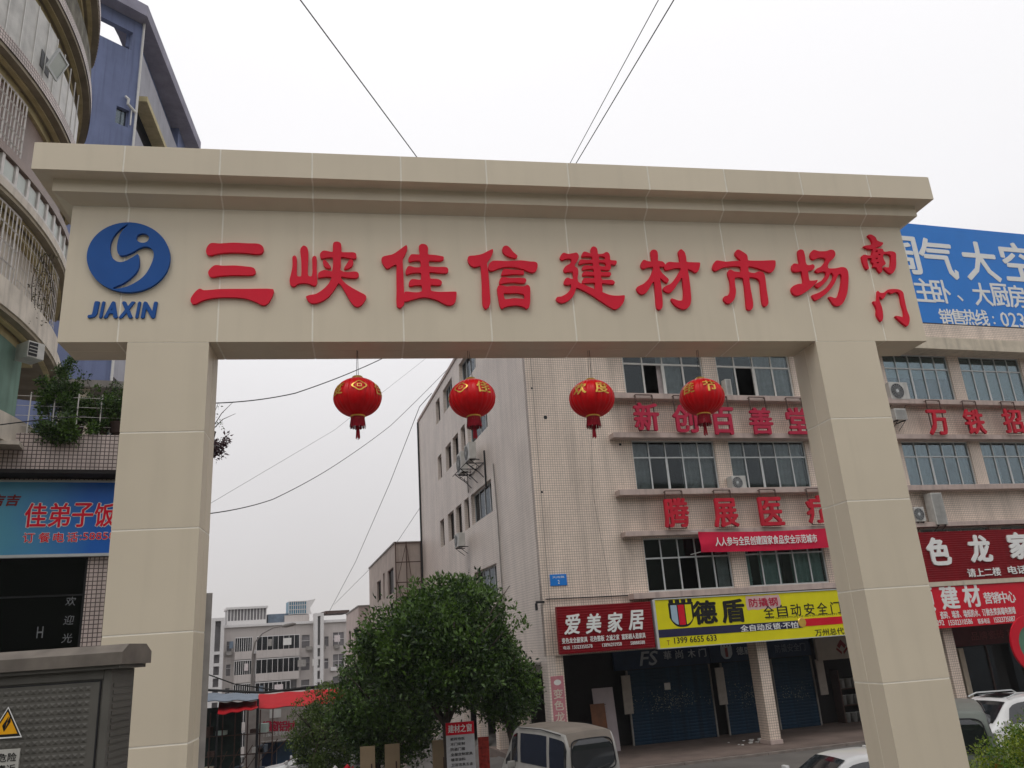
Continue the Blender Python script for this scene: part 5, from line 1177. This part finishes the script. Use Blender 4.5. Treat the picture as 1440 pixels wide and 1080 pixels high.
part('warning_triangle', MB().poly(tri(cx_, cz_, ss*.82, -.0239)), pm('orange yellow print', (.80, .38, .01), .4), cb)
part('lightning_mark', MB().poly([(cx_+.014, -.0246, cz_+.050), (cx_-.030, -.0246, cz_-.018), (cx_+.000, -.0246, cz_-.016), (cx_-.012, -.0246, cz_-.062)]).poly([(cx_-.012, -.0250, cz_-.062), (cx_+.032, -.0250, cz_+.006), (cx_+.004, -.0250, cz_+.004), (cx_+.024, -.0250, cz_+.050)]), M_BLK, cb)
l0, lz1 = CABF.at(31, 1052)
part('warning_label', MB().box(l0-.32, l0, -.024, -.0105, lz1-.20, lz1), pm('greyed white plate', (.45, .44, .40), .5, .1), cb)
text(cb, '高压危险', l0-.30, l0-.02, lz1-.085, lz1-.025, -.0245, M_BLK, 0, .01); text(cb, '请勿靠近', l0-.30, l0-.02, lz1-.165, lz1-.105, -.0245, M_BLK, 0, .01)

# ================================================================ VEHICLES
M_TYRE = pm('tyre rubber', (.02, .02, .02), .85, .1); M_RIM = pm('alloy rim', (.45, .45, .46), .35, .05, metal=.8)
M_CARW = pm('white car paint', (.62, .62, .61), .22, .05, 2, spec=.6); M_CARS = pm('dusty silver van paint', (.36, .35, .33), .38, .12, 2)
M_CARG = pm('grey green van paint', (.15, .17, .15), .35, .08, 2); M_CARB = pm('black car paint', (.02, .02, .022), .2, .05, 2)
M_ROOFD = pm('dusty van roof', (.17, .145, .12), .6, .2, 2); M_CGL = pm('tinted car glass', (.012, .015, .018), .06, .02, spec=.8)
M_TAIL = pm('red tail lamp', (.35, .01, .01), .2, .05)
def vehicle(kind, label, x, y, z, head, mat, cat, group=None, roofmat=None, roof_rails=False):
    """x forward is local +y; sections listed from rear to front: (y, half width, z belt, half width top, z top)"""
    if kind == 'van':   L, Wd, S_ = 3.7, .74, [(-1.85,.70,.95,.62,.98),(-1.80,.73,1.02,.64,1.66),(-1.68,.74,1.04,.64,1.90),(-.6,.74,1.04,.65,1.98),(.7,.74,1.04,.65,1.96),(1.0,.74,1.02,.63,1.86),(1.62,.72,.98,.66,1.02),(1.85,.66,.70,.60,.74)]
    elif kind == 'suv': L, Wd, S_ = 4.6, .91, [(-2.28,.84,.92,.70,.96),(-2.15,.89,1.02,.68,1.42),(-1.85,.91,1.04,.68,1.62),(-.5,.91,1.02,.70,1.68),(.35,.91,1.0,.68,1.64),(1.15,.90,.98,.76,1.04),(2.0,.86,.86,.74,.90),(2.28,.76,.62,.66,.66)]
    else:               L, Wd, S_ = 4.5, .86, [(-2.22,.78,.86,.70,.90),(-1.75,.84,.94,.72,.98),(-1.05,.86,.95,.60,1.34),(-.55,.86,.94,.60,1.44),(.30,.86,.92,.60,1.42),(1.05,.86,.90,.72,.95),(1.9,.82,.80,.70,.84),(2.22,.70,.58,.60,.62)]
    t = thing('parked_car' if kind != 'van' else 'parked_van', label, cat, WORLD, x, y, z, group); t.rotation_euler = (0, 0, head); OFF[t.name] = Vector((0, 0, 0))
    ns = []
    for a, b in zip(S_, S_[1:]):
        for k in range(4): f = k/4; ns.append(tuple(a[i]*(1-f)+b[i]*f for i in range(5)))
    ns.append(S_[-1])
    def smooth(L_):
        out = [L_[0]]
        for i in range(1, len(L_)-1): out.append((L_[i][0],)+tuple((L_[i-1][j]+2*L_[i][j]+L_[i+1][j])/4 for j in range(1, 5)))
        return out+[L_[-1]]
    ns = smooth(ns)
    def ringp(s):
        yy, wb, zb_, wt, zt = s; z0 = .24; tall = zt-zb_
        R_ = [(wb*.90, z0), (wb*.985, z0+.12), (wb, zb_*.62), (wb*.985, zb_-.02), (wb*.965, zb_)]
        for f in (.25, .5, .75): R_.append((wb*.965+(wt-wb*.965)*f+.012*math.sin(f*3.14), zb_+(tall-.07*min(1, tall*2))*f))
        R_ += [(wt, zt-.07*min(1, tall*2)), (wt-.05, zt-.02*min(1, tall*2)), (wt-.16, zt), (0, zt+.02)]
        return [(a, yy, b) for a, b in R_] + [(-a, yy, b) for a, b in R_[-2::-1]]
    rings = [ringp(s) for s in ns]; nr = len(rings[0]); m = MB(); rm = MB()
    for r_ in rings: m.v += r_
    for k in range(len(rings)-1):
        for j in range(nr-1): a = k*nr+j; m.f.append((a, a+nr, a+nr+1, a+1))
    m.f.append(tuple(range(nr))); m.f.append(tuple((len(rings)-1)*nr+j for j in reversed(range(nr))))
    bm_ = part('body', m, mat, t); auto_smooth(bm_, 40)
    def at_(f, j): k = min(len(rings)-2, int(f)); q = f-k; return Vector(rings[k][j]).lerp(Vector(rings[k+1][j]), q)
    def side_glass(f0, f1, sgn, lo=.12, hi=.90, sl0=0, sl1=0):
        g_ = MB(); n = 8
        for i in range(n):
            for h0, h1 in ((lo, .5), (.5, hi)):
                P = []
                for ff, hh in ((i/n, h0), ((i+1)/n, h0), ((i+1)/n, h1), (i/n, h1)):
                    s0 = f0+sl0*(hh-lo); s1 = f1+sl1*(hh-lo); f = s0+(s1-s0)*ff; jj = 4+hh*4; a = at_(f, int(jj)); b = at_(f, min(int(jj)+1, 8)); p = a.lerp(b, jj-int(jj)); p.x += .006
                    P.append((p.x*sgn, p.y, p.z))
                g_.quad(*(P if sgn > 0 else P[::-1]))
        part('side_window', g_, M_CGL, t)
    def cross_glass(f, f2, lo, hi, front):
        """windscreen or rear glass between two stations"""
        g_ = MB(); n = 10; rows = 5
        for r0 in range(rows):
            for i in range(n):
                P = []
                for ii, rr_ in ((i, r0), (i+1, r0), (i+1, r0+1), (i, r0+1)):
                    q = lo+(hi-lo)*rr_/rows; ff = f+(f2-f)*q; p = at_(ff, 10); xw = abs(at_(ff, 9).x)*(.93)*(-1+2*ii/n); zz = at_(ff, 11).z - .02*(abs(-1+2*ii/n))**2
                    P.append((xw, p.y+(.012 if front else -.012), zz+.006))
                g_.quad(*(P if not front else P[::-1]))
        part('windscreen' if front else 'rear_window', g_, M_CGL, t)
    for s in (-1, 1):
        if kind == 'van': side_glass(4.6, 10.5, s); side_glass(11.0, 15.4, s); side_glass(15.9, 20.3, s, sl1=0); side_glass(20.6, 22.6, s, hi=.55)
        elif kind == 'suv': side_glass(6.2, 9.6, s, sl0=1.5); side_glass(9.9, 13.3, s); side_glass(13.6, 18.6, s, sl1=-2.4)
        else: side_glass(7.2, 12.0, s, sl0=2.2); side_glass(12.3, 18.6, s, sl1=-2.6)
    if kind == 'van': cross_glass(20.2, 24, .05, .92, True); 
    elif kind == 'suv': cross_glass(16.2, 20, .05, .95, True); cross_glass(1.0, 7.0, .1, .8, False)
    else: cross_glass(16.2, 20, .05, .95, True); cross_glass(4.6, 9.2, .05, .9, False)
    if kind == 'van':   # upright rear door glass
        cl_ = sorted((r_[len(r_)//2][2], r_[len(r_)//2][1]) for r_ in rings[:12])
        cl_ = [c for i_, c in enumerate(cl_) if i_ == 0 or c[0] > cl_[i_-1][0]]
        def back_y(zq): return float(np.interp(zq, [c[0] for c in cl_], [c[1] for c in cl_]))
        g_ = MB(); P = []
        for k in range(24):
            a = 2*math.pi*k/24; c, s_ = math.cos(a), math.sin(a); ex = .60*(abs(c)**.35)*(1 if c > 0 else -1); ez = .30*(abs(s_)**.35)*(1 if s_ > 0 else -1)
            zz = 1.42+ez*1.12; ex *= 1-.10*(ez/.3+1)/2; P.append((ex, back_y(zz)-.015-.05*0, zz))
        zs_ = [1.42-.335+.67*i_/12 for i_ in range(13)]
        def hw(zq): s_ = max(-1, min(1, (zq-1.42)/.336)); c = (1-abs(s_)**(2/.35*.5))**.35 if abs(s_) < 1 else .35; return .60*max(.55, c)*(1-.10*(s_+1)/2)
        for z_a, z_b in zip(zs_, zs_[1:]):
            for i_ in range(8):
                f0, f1 = -1+i_/4, -1+(i_+1)/4; y_a, y_b = back_y(z_a)-.014, back_y(z_b)-.014
                g_.quad((f0*hw(z_a), y_a, z_a), (f1*hw(z_a), y_a, z_a), (f1*hw(z_b), y_b, z_b), (f0*hw(z_b), y_b, z_b))
        part('rear_window', g_, M_CGL, t, smooth=True)
        part('rear_seal', MB().tube(P+[P[0]], .016, 5, False), M_BLACK, t)
        part('rear_wiper', MB().tube([(0, back_y(1.08)-.04, 1.05), (.03, back_y(1.12)-.04, 1.12), (.38, back_y(1.2)-.04, 1.19)], .012, 4), M_BLACK, t)
        for s in (-1, 1): part('tail_light', MB().box(s*.58, s*.72, -1.885, -1.82, .72, .96, .01), M_TAIL, t)
        part('number_plate', MB().box(-.22, .22, -1.90, -1.885, .60, .74), M_SKYB, t); part('door_handle', MB().box(-.10, .10, back_y(.95)-.03, back_y(.95)-.005, .92, .96), M_BLACK, t)
        for s in (-1, 1): part('gutter_trim', MB().tube([(s*.655, -1.55, 1.865), (s*.665, -.6, 1.94), (s*.665, .6, 1.92)], .012, 4), M_BLACK, t)
        part('rear_badge', MB().box(.30, .48, -1.872, -1.862, .98, 1.0), M_BLACK, t)
        m = MB(); 
        for k in range(4, 20):
            A, B = rings[k], rings[k+1]
            for j in range(9, nr-10): m.quad(*[(p[0], p[1], p[2]+.004) for p in (A[j], B[j], B[j+1], A[j+1])])
        part('roof_skin', m, roofmat or mat, t, smooth=True)
    else:
        for s in (-1, 1):
            part('tail_light', MB().box(s*(Wd-.28), s*(Wd-.1), -L/2+.02, -L/2+.12, .72, .88, .01), M_TAIL, t)
            part('headlight', MB().box(s*(Wd-.32), s*(Wd-.14), L/2-.26, L/2-.12, .60, .72, .02), M_WHITEP, t)
            if roof_rails: part('roof_rail', MB().tube([(s*.62, -1.6, 1.60), (s*.62, -1.4, 1.70), (s*.62, 0, 1.74), (s*.62, .35, 1.66)], .02, 5), M_ALU, t)
        if kind == 'suv': part('sunroof', MB().box(-.38, .38, -.45, .25, 1.70, 1.706), M_CGL, t)
    for s in (-1, 1):
        part('mirror', MB().box(s*(Wd-.02), s*(Wd+.17), S_[5][0]-.22, S_[5][0]-.12, 1.0, 1.16, .03), mat, t)
        for yy in (-L/2+.75, L/2-.78):
            wM = Matrix.Translation((s*(Wd-.20), yy, .31)) @ Matrix.Rotation(R(90)*s, 4, 'Y')
            wh = part('wheel', MB().lathe([(.001, .19), (.17, .18), (.19, .20), (.27, .205), (.31, .16), (.31, .02), (.27, -.0), (.001, 0)], 24).xf(wM), M_TYRE, t, smooth=True)
            part('rim', MB().lathe([(.001, .200), (.05, .205), (.16, .195), (.185, .202)], 16).xf(wM), M_RIM, wh)
    part('bumper', MB().box(-Wd+.08, Wd-.08, -L/2-.05, -L/2+.05, .34, .56, .03).box(-Wd+.12, Wd-.12, L/2-.08, L/2+.04, .32, .54, .03), mat if kind != 'van' else M_CONC, t)
    return t
vx, vy = .42, 21.7
vehicle('van', 'dusty silver microvan with brown roof parked before the corner shop', vx, vy, -3.86, R(27), M_CARS, 'van', roofmat=M_ROOFD)
vehicle('sedan', 'white saloon car low at the bottom edge left of the gate pillar', 6.15, 17.7, -3.86, R(102), M_CARW, 'car')
vehicle('sedan', 'black car mostly hidden behind the right gate pillar', 11.0, 23.9, -3.87, R(108), M_CARB, 'car')
vehicle('suv', 'white sport utility car with open sunroof behind the right shrub', 12.9, 24.4, -3.87, R(112), M_CARW, 'car', roof_rails=True)
vehicle('van', 'grey green van with dark rear glass in front of the white car at the right', 9.72, 20.6, -3.87, R(-24), M_CARG, 'van')
vehicle('sedan', 'white saloon car far down the side street under the trees', -9.6, 37.0, gz(-9.6, 37.0), R(100), M_CARW, 'car')

# ================================================================ SIDE STREET: boards, canopies, lamp
def a_board(label, x, y, w_, h_, seed, lines=10, hd='建材之窗'):
    z = gz(x, y); fr = Frame(x, y, R(8)); t = thing('advert_board', label, 'notice board', fr, 0, 0, z, 'upright advert boards under the trees')
    part('board', MB().box(-w_/2, w_/2, 0, .05, z+.25, z+h_), pm('pale printed board', (.47, .47, .48), .5, .05), t)
    part('header', MB().box(-w_/2, w_/2, -.006, 0, z+h_*.84, z+h_), M_SRED2, t)
    for s in (-1, 1): part('leg', MB().box(s*(w_/2-.06), s*(w_/2-.02), 0, .05, z, z+.25), M_RUST, t)
    text(t, hd, -w_*.42, w_*.42, z+h_*.87, z+h_*.97, -.008, M_WHITET, 0, .02)
    rr = random.Random(seed); words_ = ['瓷砖地板', '木门定制', '防盗门窗', '全屋定制家具', '墙漆涂料', '卫浴洁具五金', '灯具开关', '吊顶集成', '石材加工', '橱柜']
    for k in range(lines): zz = z+h_*(.79-.065*k); s = words_[k % 10]; text(t, s, -w_*.36, -w_*.36+w_*.16*len(s)*.8, zz-h_*.02, zz+h_*.02, -.003, M_BLK, 0, .02)
    return t
a_board('large white advert board with red header right of the tree trunks', -2.1, 24.0, .78, 2.0, 3)
a_board('smaller white advert board with red header left of the tree trunks', -6.05, 30.0, .50, 1.95, 5, hd='招商')
t = thing('advert_board', 'red printed panel with pale splashes right of the large white advert board', 'notice board', WORLD, -1.35, 24.6, -4)
part('board', MB().box(-1.66, -1.36, 24.6, 24.65, -3.95, -2.35), pm('red mottled print', (.32, .03, .02), .5, .5, 12), t)
for k, (x, lab) in enumerate(((-5.05, 'leftmost cream door panel leaning under the trees'), (-4.35, 'middle cream door panel leaning under the trees'), (-2.95, 'rightmost cream door panel leaning under the trees, with a dark handle plate'))):
    t = thing('door_panel', lab, 'door panel', WORLD, x, 26+k*.2, -4.1, 'cream door panels for sale under the trees')
    part('sheet', MB().box(x-.22, x+.22, 26+k*.2, 26.05+k*.2, -4.1, -2.52), pm('cream door laminate', (.40, .30, .19), .5, .1, 2), t)
    part('motif', MB().box(x+.10, x+.14, 25.985+k*.2, 25.999+k*.2, -3.3, -3.0), M_RUST, t)
for k in range(3):
    x, y = (-7.4, -7.0, -6.75)[k], 32+k*.2; z = gz(x, y); m = MB(); m.lathe([(.001, 0), (.16, 0), (.2, .2), (.12, .4), (.17, .52), (.001, .7)], 10, c=(x, y, z))
    single('wrapped_bundle', m, (M_WHITEP, M_SRED2, MATS['red mottled print'])[k], ('white', 'bright red', 'red mottled')[k]+' wrapped bundle standing by the side street under the trees', 'bundle', smooth=True)
# red fabric canopies and blue roof
def canopy(label, P, mat, drop=.0, name='canopy'):
    t = thing(name, label, 'canopy', WORLD, P[0][0], P[0][1], P[0][2], 'stall canopies across the side street')
    m = MB(); n = 16
    for side in range(2):
        for i in range(n):
            f, g_ = i/n, (i+1)/n
            def pt(f, s): a = Vector(P[0]).lerp(Vector(P[1]), f); b = Vector(P[3]).lerp(Vector(P[2]), f); q = a.lerp(b, s); q.z -= .06*math.sin(f*math.pi*3)**2+ side*.03; return q
            q = [pt(f, 0), pt(g_, 0), pt(g_, 1), pt(f, 1)]; m.quad(*(q if side == 0 else q[::-1]))
    part('sheet', m, mat, t)
    for p in P[:2]: part('pole', MB().tube([p, (p[0], p[1], gz(p[0], p[1])-.2)], .05, 6), M_BLACK, t)
    return t
def pr(x, y, Y): d = ray(x, y); return tuple(d*(Y/d.y))
M_CANR = pm('red canopy sheet', (.50, .008, .015), .9, .08, 1.5); M_CANB = pm('grey blue sheet roof', (.13, .17, .22), .6, .2, 2)
canopy('long bright red canopy reaching the tree crowns', (pr(362, 996, 44), pr(486, 986, 44), pr(484, 966, 48), pr(364, 976, 48)), M_CANR)
canopy('short red canopy below the grey blue roof', (pr(306, 1004, 40.5), pr(363, 995, 40.5), pr(363, 985, 43), pr(308, 987, 43)), M_CANR)
canopy('grey blue sheet roof beside the left gate pillar', (pr(270, 986, 41), pr(363, 983, 41), pr(363, 974, 46), pr(270, 974, 46)), M_CANB)
st = thing('market_stall', 'dark cluttered market stall under the grey blue roof', 'stall', WORLD, -16, 42, -5.5)
p0, p1 = pr(283, 1003, 43), pr(345, 1003, 43)
part('back_sheet', MB().box(p0[0]-1, p1[0]-.3, 43.3, 43.4, -7, p0[2]+.2), pm('dark green sheet', (.02, .035, .03), .8, .3, 3), st)
m = MB()
for k in range(7): a = p0[0]+(p1[0]-p0[0]+1.5)*k/6; m.tube([(a, 42.6, -7), (a, 42.6, p0[2])], .035, 5); m.tube([(a, 42.6, -6+.3*k), (a+.9, 42.6, -4+.1*k)], .02, 4)
for z in (-3.2, -4.1, -5): m.tube([(p0[0], 42.6, z), (p1[0]+1.5, 42.6, z)], .025, 4)
part('stall_frame', m, M_RUST, st)
rr = random.Random(6); cm_ = [M_CANB, M_RUST, M_WHITEP, M_CURT2, M_LEDGE2]
for k in range(12):
    x, z = p0[0]+rr.uniform(.2, 3.6), rr.choice((-5.0, -4.1, -3.2)); part('stock_box', MB().box(x, x+rr.uniform(.25, .5), 42.7, 43.1, z+.03, z+rr.uniform(.2, .45)), cm_[k % 5], st)
# shop beyond the canopies
SB = Frame(*pr(345, 1010, 52)[:2], R(12))
ss_ = thing('distant_shop', 'low distant shop with faded red characters above blue shutters', 'building', SB, 3, 0, -8)
zt1 = SB.at(370, 1000)[1]; zs0 = SB.at(370, 1042)[1]; 
part('wall', MB().box(0, 9, 0, 3, -8, zs0+2.6), pm('pale wall band', (.38, .34, .31), .8, .2, 1.5, streak=.3), ss_)
for ch, x in zip('钢窗铝材', (375, 386, 398, 409)): c, zc = SB.at(x, 1021); text(ss_, ch, c-.26, c+.26, zc-.3, zc+.3, -.02, M_PINKR, .01, .03, 0, 'character')
c0, zc = SB.at(371, 1033); c1, _ = SB.at(412, 1031); text(ss_, '门窗批发零售加工', c0, c1, zc-.13, zc+.13, -.02, M_WHITET, 0, .01)
for x0, x1, mm in ((369, 389, M_SHUTB), (390, 414, pm('mid blue shutter', (.05, .10, .17), .5, .2, 2)), (419, 436, MATS['mid blue shutter'])):
    a, z1_ = SB.at(x0, 1044); b, _ = SB.at(x1, 1044); part('shutter', MB().box(a, b, -.03, -.002, -8, z1_), mm, ss_)
part('window', MB().box(*[SB.at(404, 0)[0], SB.at(416, 0)[0]], -.03, -.002, SB.at(404, 1008)[1], SB.at(404, 996)[1]), M_WHITEP, ss_)
part('awning', MB().box(SB.at(368, 1038)[0], SB.at(420, 1038)[0], -.7, -.003, zs0-.06, zs0), M_CONC, ss_)
# street lamp
lp = thing('street_lamp', 'grey curved arm street lamp above the side street', 'street lamp', WORLD, *pr(350, 990, 58)[:2], -8)
b0 = pr(352, 990, 58); P = [(b0[0], 58, -8), b0, pr(355, 920, 58), pr(359, 903, 58), pr(369, 891, 58), pr(384, 883, 58), pr(398, 880, 58)]
part('pole', MB().tube(P, [.08, .07, .055, .05, .045, .04, .04], 8), M_CONC, lp, smooth=True)
h0, h1 = Vector(pr(396, 881, 58)), Vector(pr(416, 877, 58)); part('lamp_head', MB().tube([h0, h0.lerp(h1, .3), h0.lerp(h1, .8), h1], [.05, .13, .12, .04], 8), M_CONC, lp, smooth=True)

# ================================================================ DISTANT APARTMENT BLOCK
DF = Frame(*pr(296, 900, 112)[:2], R(24))
M_DW = pm('distant pale wall', (.50, .455, .43), .85, .08, .3, streak=.15); M_DWH = pm('distant white rib', (.66, .64, .63), .8, .05); M_DG = pm('distant dark glazing', (.17, .16, .165), .35, .25, .5)
def du(x, y=900): return DF.at(x, y)
db = thing('apartment_block', 'long pale apartment block far down the street with enclosed balconies and two stair towers', 'building', DF, 12, 0, -14)
uR, _ = du(488, 870); ztop = du(300, 884)[1]
def row(n): return ztop - 1.2 - 2.95*n
holes = []
WX = [(319, 326, .75), (332, 352, .95), (362, 386, .95), (388, 402, .95), (405, 418, .95), (424, 436, .9), (456, 462, .7), (468, 484, .95)]
for n in range(6):
    for a, b, hh in WX: ua, ub = du(a)[0], du(b)[0]; holes.append((ua, ub, row(n)-2.0, row(n)-2.0+1.9*hh))
part('wall', MB().wall(-.2, uR, -14, ztop, holes, 0, .4), M_DW, db)
part('interior', MB().box(-.2, uR, 1.0, 1.1, -14, ztop), M_DG, db)
part('roof', MB().box(-.2, uR+.2, -.3, 12, ztop+.001, ztop+.35), M_DWH, db)
for n in range(6):
    for k, (a, b, hh) in enumerate(WX):
        ua, ub = du(a)[0], du(b)[0]; z0 = row(n)-2.0
        m = MB(); nn = max(1, int((ub-ua)/.8)); f = .06
        for q in range(nn+1): x = ua+(ub-ua)*q/nn; m.box(x-f/2, x+f/2, .05, .12, z0, z0+1.9*hh)
        m.box(ua, ub, .05, .12, z0+.9, z0+.96)
        wn = part('window', m, M_DWH if (n+k) % 3 else M_CONC, db); part('pane', MB().box(ua, ub, .16, .18, z0, z0+1.9*hh), M_DG, wn)
    for a, b in ((330, 354), (360, 420)):
        ua, ub = du(a)[0], du(b)[0]; z0 = row(n)-2.0
        if a == 360: ub = du(420 if n != 2 else 408)[0]
        part('balcony', MB().box(ua, ub, -.9, -.002, z0-1.0, z0-.15).box(ua, ub, -.9, -.75, z0-.149, z0+.02), M_DW, db)
        m = MB()
        for q in range(9): x = ua+(ub-ua)*q/8; m.box(x-.03, x+.03, -.85, -.80, z0+.021, z0+1.75)
        m.box(ua, ub, -.9, -.78, z0+1.751, z0+1.85)
        part('balcony_frame', m, M_DWH, db); part('balcony_glass', MB().box(ua+.05, ub-.05, -.77, -.75, z0+.021, z0+1.75), M_GLASSD, db)
    for k in range(2): pass
for k in range(34):
    n = k % 5; x = du(318)[0] + (uR-du(318)[0])*((k*37 % 34)/34); z = row(n)-2.35
    part('wall_unit', MB().box(x, x+.8, -.45, -.002, z, z+.5), M_DWH if k % 2 else M_CONC, db)
for k in range(16):
    n = k % 5; x = du(322)[0] + (uR-du(322)[0])*((k*11 % 16)/16); z = row(n)-.6
    part('laundry', MB().box(x, x+.5+.3*(k % 3), -1.0, -.95, z-.9, z), (M_CANB, M_WHITEP, M_CURT, M_CONC)[k % 4], db)
for a, b in ((296, 314), (440, 453)):
    ua, ub = du(a)[0], du(b)[0]; zt = ztop+.9
    m = MB(); m.box(ua, ua+.45, -1.2, -.01, -14, zt).box(ub-.45, ub, -1.2, -.01, -14, zt).box(ua, ub, -1.2, .4, zt+.001, zt+.4)
    for n in range(11): z = zt-4.0-1.48*n; m.box(ua+.451, ub-.451, -1.1, -.01, z-.28, z+.12)
    part('stair_tower', m, M_DWH, db); part('stair_glazing', MB().box(ua+.45, ub-.45, -.5, -.45, -14, zt), M_DG, db)
u1_, u2_ = du(319)[0], du(374)[0]
part('roof_room', MB().box(u1_, u2_, .6, 5, ztop+.36, ztop+2.4), M_DG, db); part('roof_room_cap', MB().box(u1_-.2, u2_+.2, .3, 5.2, ztop+2.41, ztop+2.7), M_DWH, db)
m = MB()
for k in range(13): x = u1_+(u2_-u1_)*k/12; m.box(x-.06, x+.06, .52, .59, ztop+.36, ztop+2.4)
m.box(u1_, u2_, .5, .59, ztop+.36, ztop+.9); part('roof_room_frame', m, M_DWH, db)
u1_, u2_ = du(378)[0], du(436)[0]
part('roof_room', MB().box(u1_, u2_, 1.5, 6, ztop+.36, ztop+1.6), M_CANB, db)
part('roof_room', MB().box(du(401)[0], u2_, .8, 1.4, ztop+.36, ztop+1.3), M_DW, db)
u1_, u2_ = du(407)[0], du(442)[0]
bt = thing('rooftop_greenhouse', 'blue gridded glazed structure on the roof of the distant apartment block', 'roof structure', DF, u1_, 1, ztop+3)
bw = pm('blue glazed panel', (.05, .20, .30), .35, .1, 1)
m = MB(); m.box(u1_, u2_-1.0, 1, 4, ztop+1.4, ztop+3.2); part('glazed_panel', m, bw, bt)
m = MB()
for k in range(9): x = u1_+(u2_-1.0-u1_)*k/8; m.box(x-.04, x+.04, .9, .99, ztop+1.4, ztop+3.2)
for z in (1.4, 2.0, 2.6, 3.1): m.box(u1_, u2_-1.0, .9, .99, ztop+z, ztop+z+.08)
part('panel_frame', m, M_DWH, bt); part('fin', MB().poly([(u2_-1.0, 1, ztop+1.4), (u2_-.2, 1, ztop+1.3), (u2_-.5, 1, ztop+2.1), (u2_+.3, 1, ztop+3.4), (u2_-1.0, 1, ztop+3.2)]), M_DWH, bt)
rg2 = thing('roof_garden', 'dark eave with rooftop plants at the right end of the distant block', 'roof garden', DF, du(470)[0], 2, ztop+1)
part('eave', MB().box(du(457)[0], uR+.3, -.2, 5, ztop+1.2, ztop+1.6), M_RUST, rg2)
q = DF.w(du(466)[0], 2, ztop+2.4); leaves('plants', [(q.x+random.uniform(-2, 2), q.y, q.z+random.uniform(-.6, 1.0), .4, .4) for _ in range(14)], LG, rg2, .25, 30, 77)
# dark wall strip just beyond the left gate pillar, and hill block behind right of the tower

# ================================================================ ROUND SIGN AT THE RIGHT RIM
rs = thing('round_sign', 'red ringed round sign at the right rim below the building materials sign', 'sign', FAC, 19.5, -2.2, -4)
cx_, cz_ = FAC.at(1453, 906, -2.2)
part('ring', MB().lathe([(.68, -.02), (.68, .05), (1.02, .05), (1.02, -.02), (.68, -.02)], 40).xf(Matrix.Translation((cx_, -2.2, cz_)) @ Matrix.Rotation(R(90), 4, 'X')), M_SRED2, rs)
part('face', MB().lathe([(.001, .0), (.68, .0)], 40).xf(Matrix.Translation((cx_, -2.2, cz_)) @ Matrix.Rotation(R(90), 4, 'X')), pm('green sign face', (.10, .22, .15), .4, .1), rs)
part('post', MB().tube([(cx_, -2.1, -4), (cx_, -2.1, cz_-.9)], .05, 8), M_CONC, rs)

# ================================================================ OVERHEAD WIRES
def wire(label, pts, r=.012, sag=0.0, end=None):
    """pts: photo points with their distance; a hanging cable between real points"""
    P = [Vector(pr(x, y, Y)) for x, y, Y in pts]; out = []
    if end is not None: P = [P[0]*2 - P[1]] + P + [end]
    for a, b in zip(P, P[1:]):
        for k in range(13): f = k/12; q = a.lerp(b, f); q.z -= sag*4*f*(1-f); out.append(q) if (k or a is P[0]) else None
    c = sum(out, Vector())/len(out)
    return single('cable', MB().tube(out, r, 5), M_CABLE, label, 'cable', 'overhead cables')
wire('thick cable crossing the sky at the upper middle left, ending behind the cornice', [(421, -2, 16), (593, 230, 24)], .017, 0, FAC.w(.4, .6, 14.4))
wire('left one of the two thin cables meeting behind the cornice', [(927, -2, 16), (796, 240, 26)], .012, 0, FAC.w(2.6, 1.2, 14.4))
wire('right one of the two cables meeting behind the cornice', [(950, -4, 16), (804, 240, 26)], .016, 0, FAC.w(2.9, 1.2, 14.4))
wire('nearly level cable from the left pillar crossing behind the leftmost lantern', [(300, 567, 17), (415, 553, 19), (540, 503, 23)], .013, .05)
wire('long drooping cable from the left pillar rising to the tall side wall', [(296, 722, 20), (384, 702, 26), (470, 655, 34), (550, 598, 42), (640, 508, 48)], .014, .05)
wire('very thin upper cable fading toward the gate beam', [(294, 709, 26), (470, 605, 34), (604, 500, 42)], .006)
wire('steep thin cable falling from the side wall to the distant roofs', [(607, 553, 49.6), (590, 572, 50.5), (548, 680, 62), (500, 790, 80), (462, 862, 95)], .022)
wire('faint cable falling over the annex roofs', [(640, 640, 48), (560, 760, 60), (470, 850, 90)], .015)
wire('sagging black cable low beside the left pillar above the stalls', [(286, 946, 40), (330, 962, 40), (400, 972, 40), (500, 962, 41)], .03)
wire('thick black cable bundle above the canopies', [(286, 970, 39), (370, 974, 39), (490, 960, 41)], .055)
wire('thin cable hanging across the facade behind the third lantern', [(830, 500, 26), (833, 690, 26), (862, 850, 27)], .004)
wire('cable sagging in front of the tiled terrace wall', [(-5, 598, 14.5), (60, 590, 15), (120, 585, 16)], .012)

# ================================================================ HAZE
hz_ = MB().box(-130, 130, -12, 240, -17, 75)
HD = 0.00045
mh = bpy.data.materials.new('haze'); mh.use_nodes = True; nn_ = mh.node_tree.nodes
for x in list(nn_): nn_.remove(x)
oh = nn_.new('ShaderNodeOutputMaterial'); vh = nn_.new('ShaderNodeVolumePrincipled'); vh.inputs['Density'].default_value = HD; vh.inputs['Color'].default_value = (.9, .9, .92, 1)
mh.node_tree.links.new(vh.outputs[0], oh.inputs['Volume'])
if HD > 0: struct('haze', hz_, mh, kind='stuff')
bpy.context.view_layer.update()
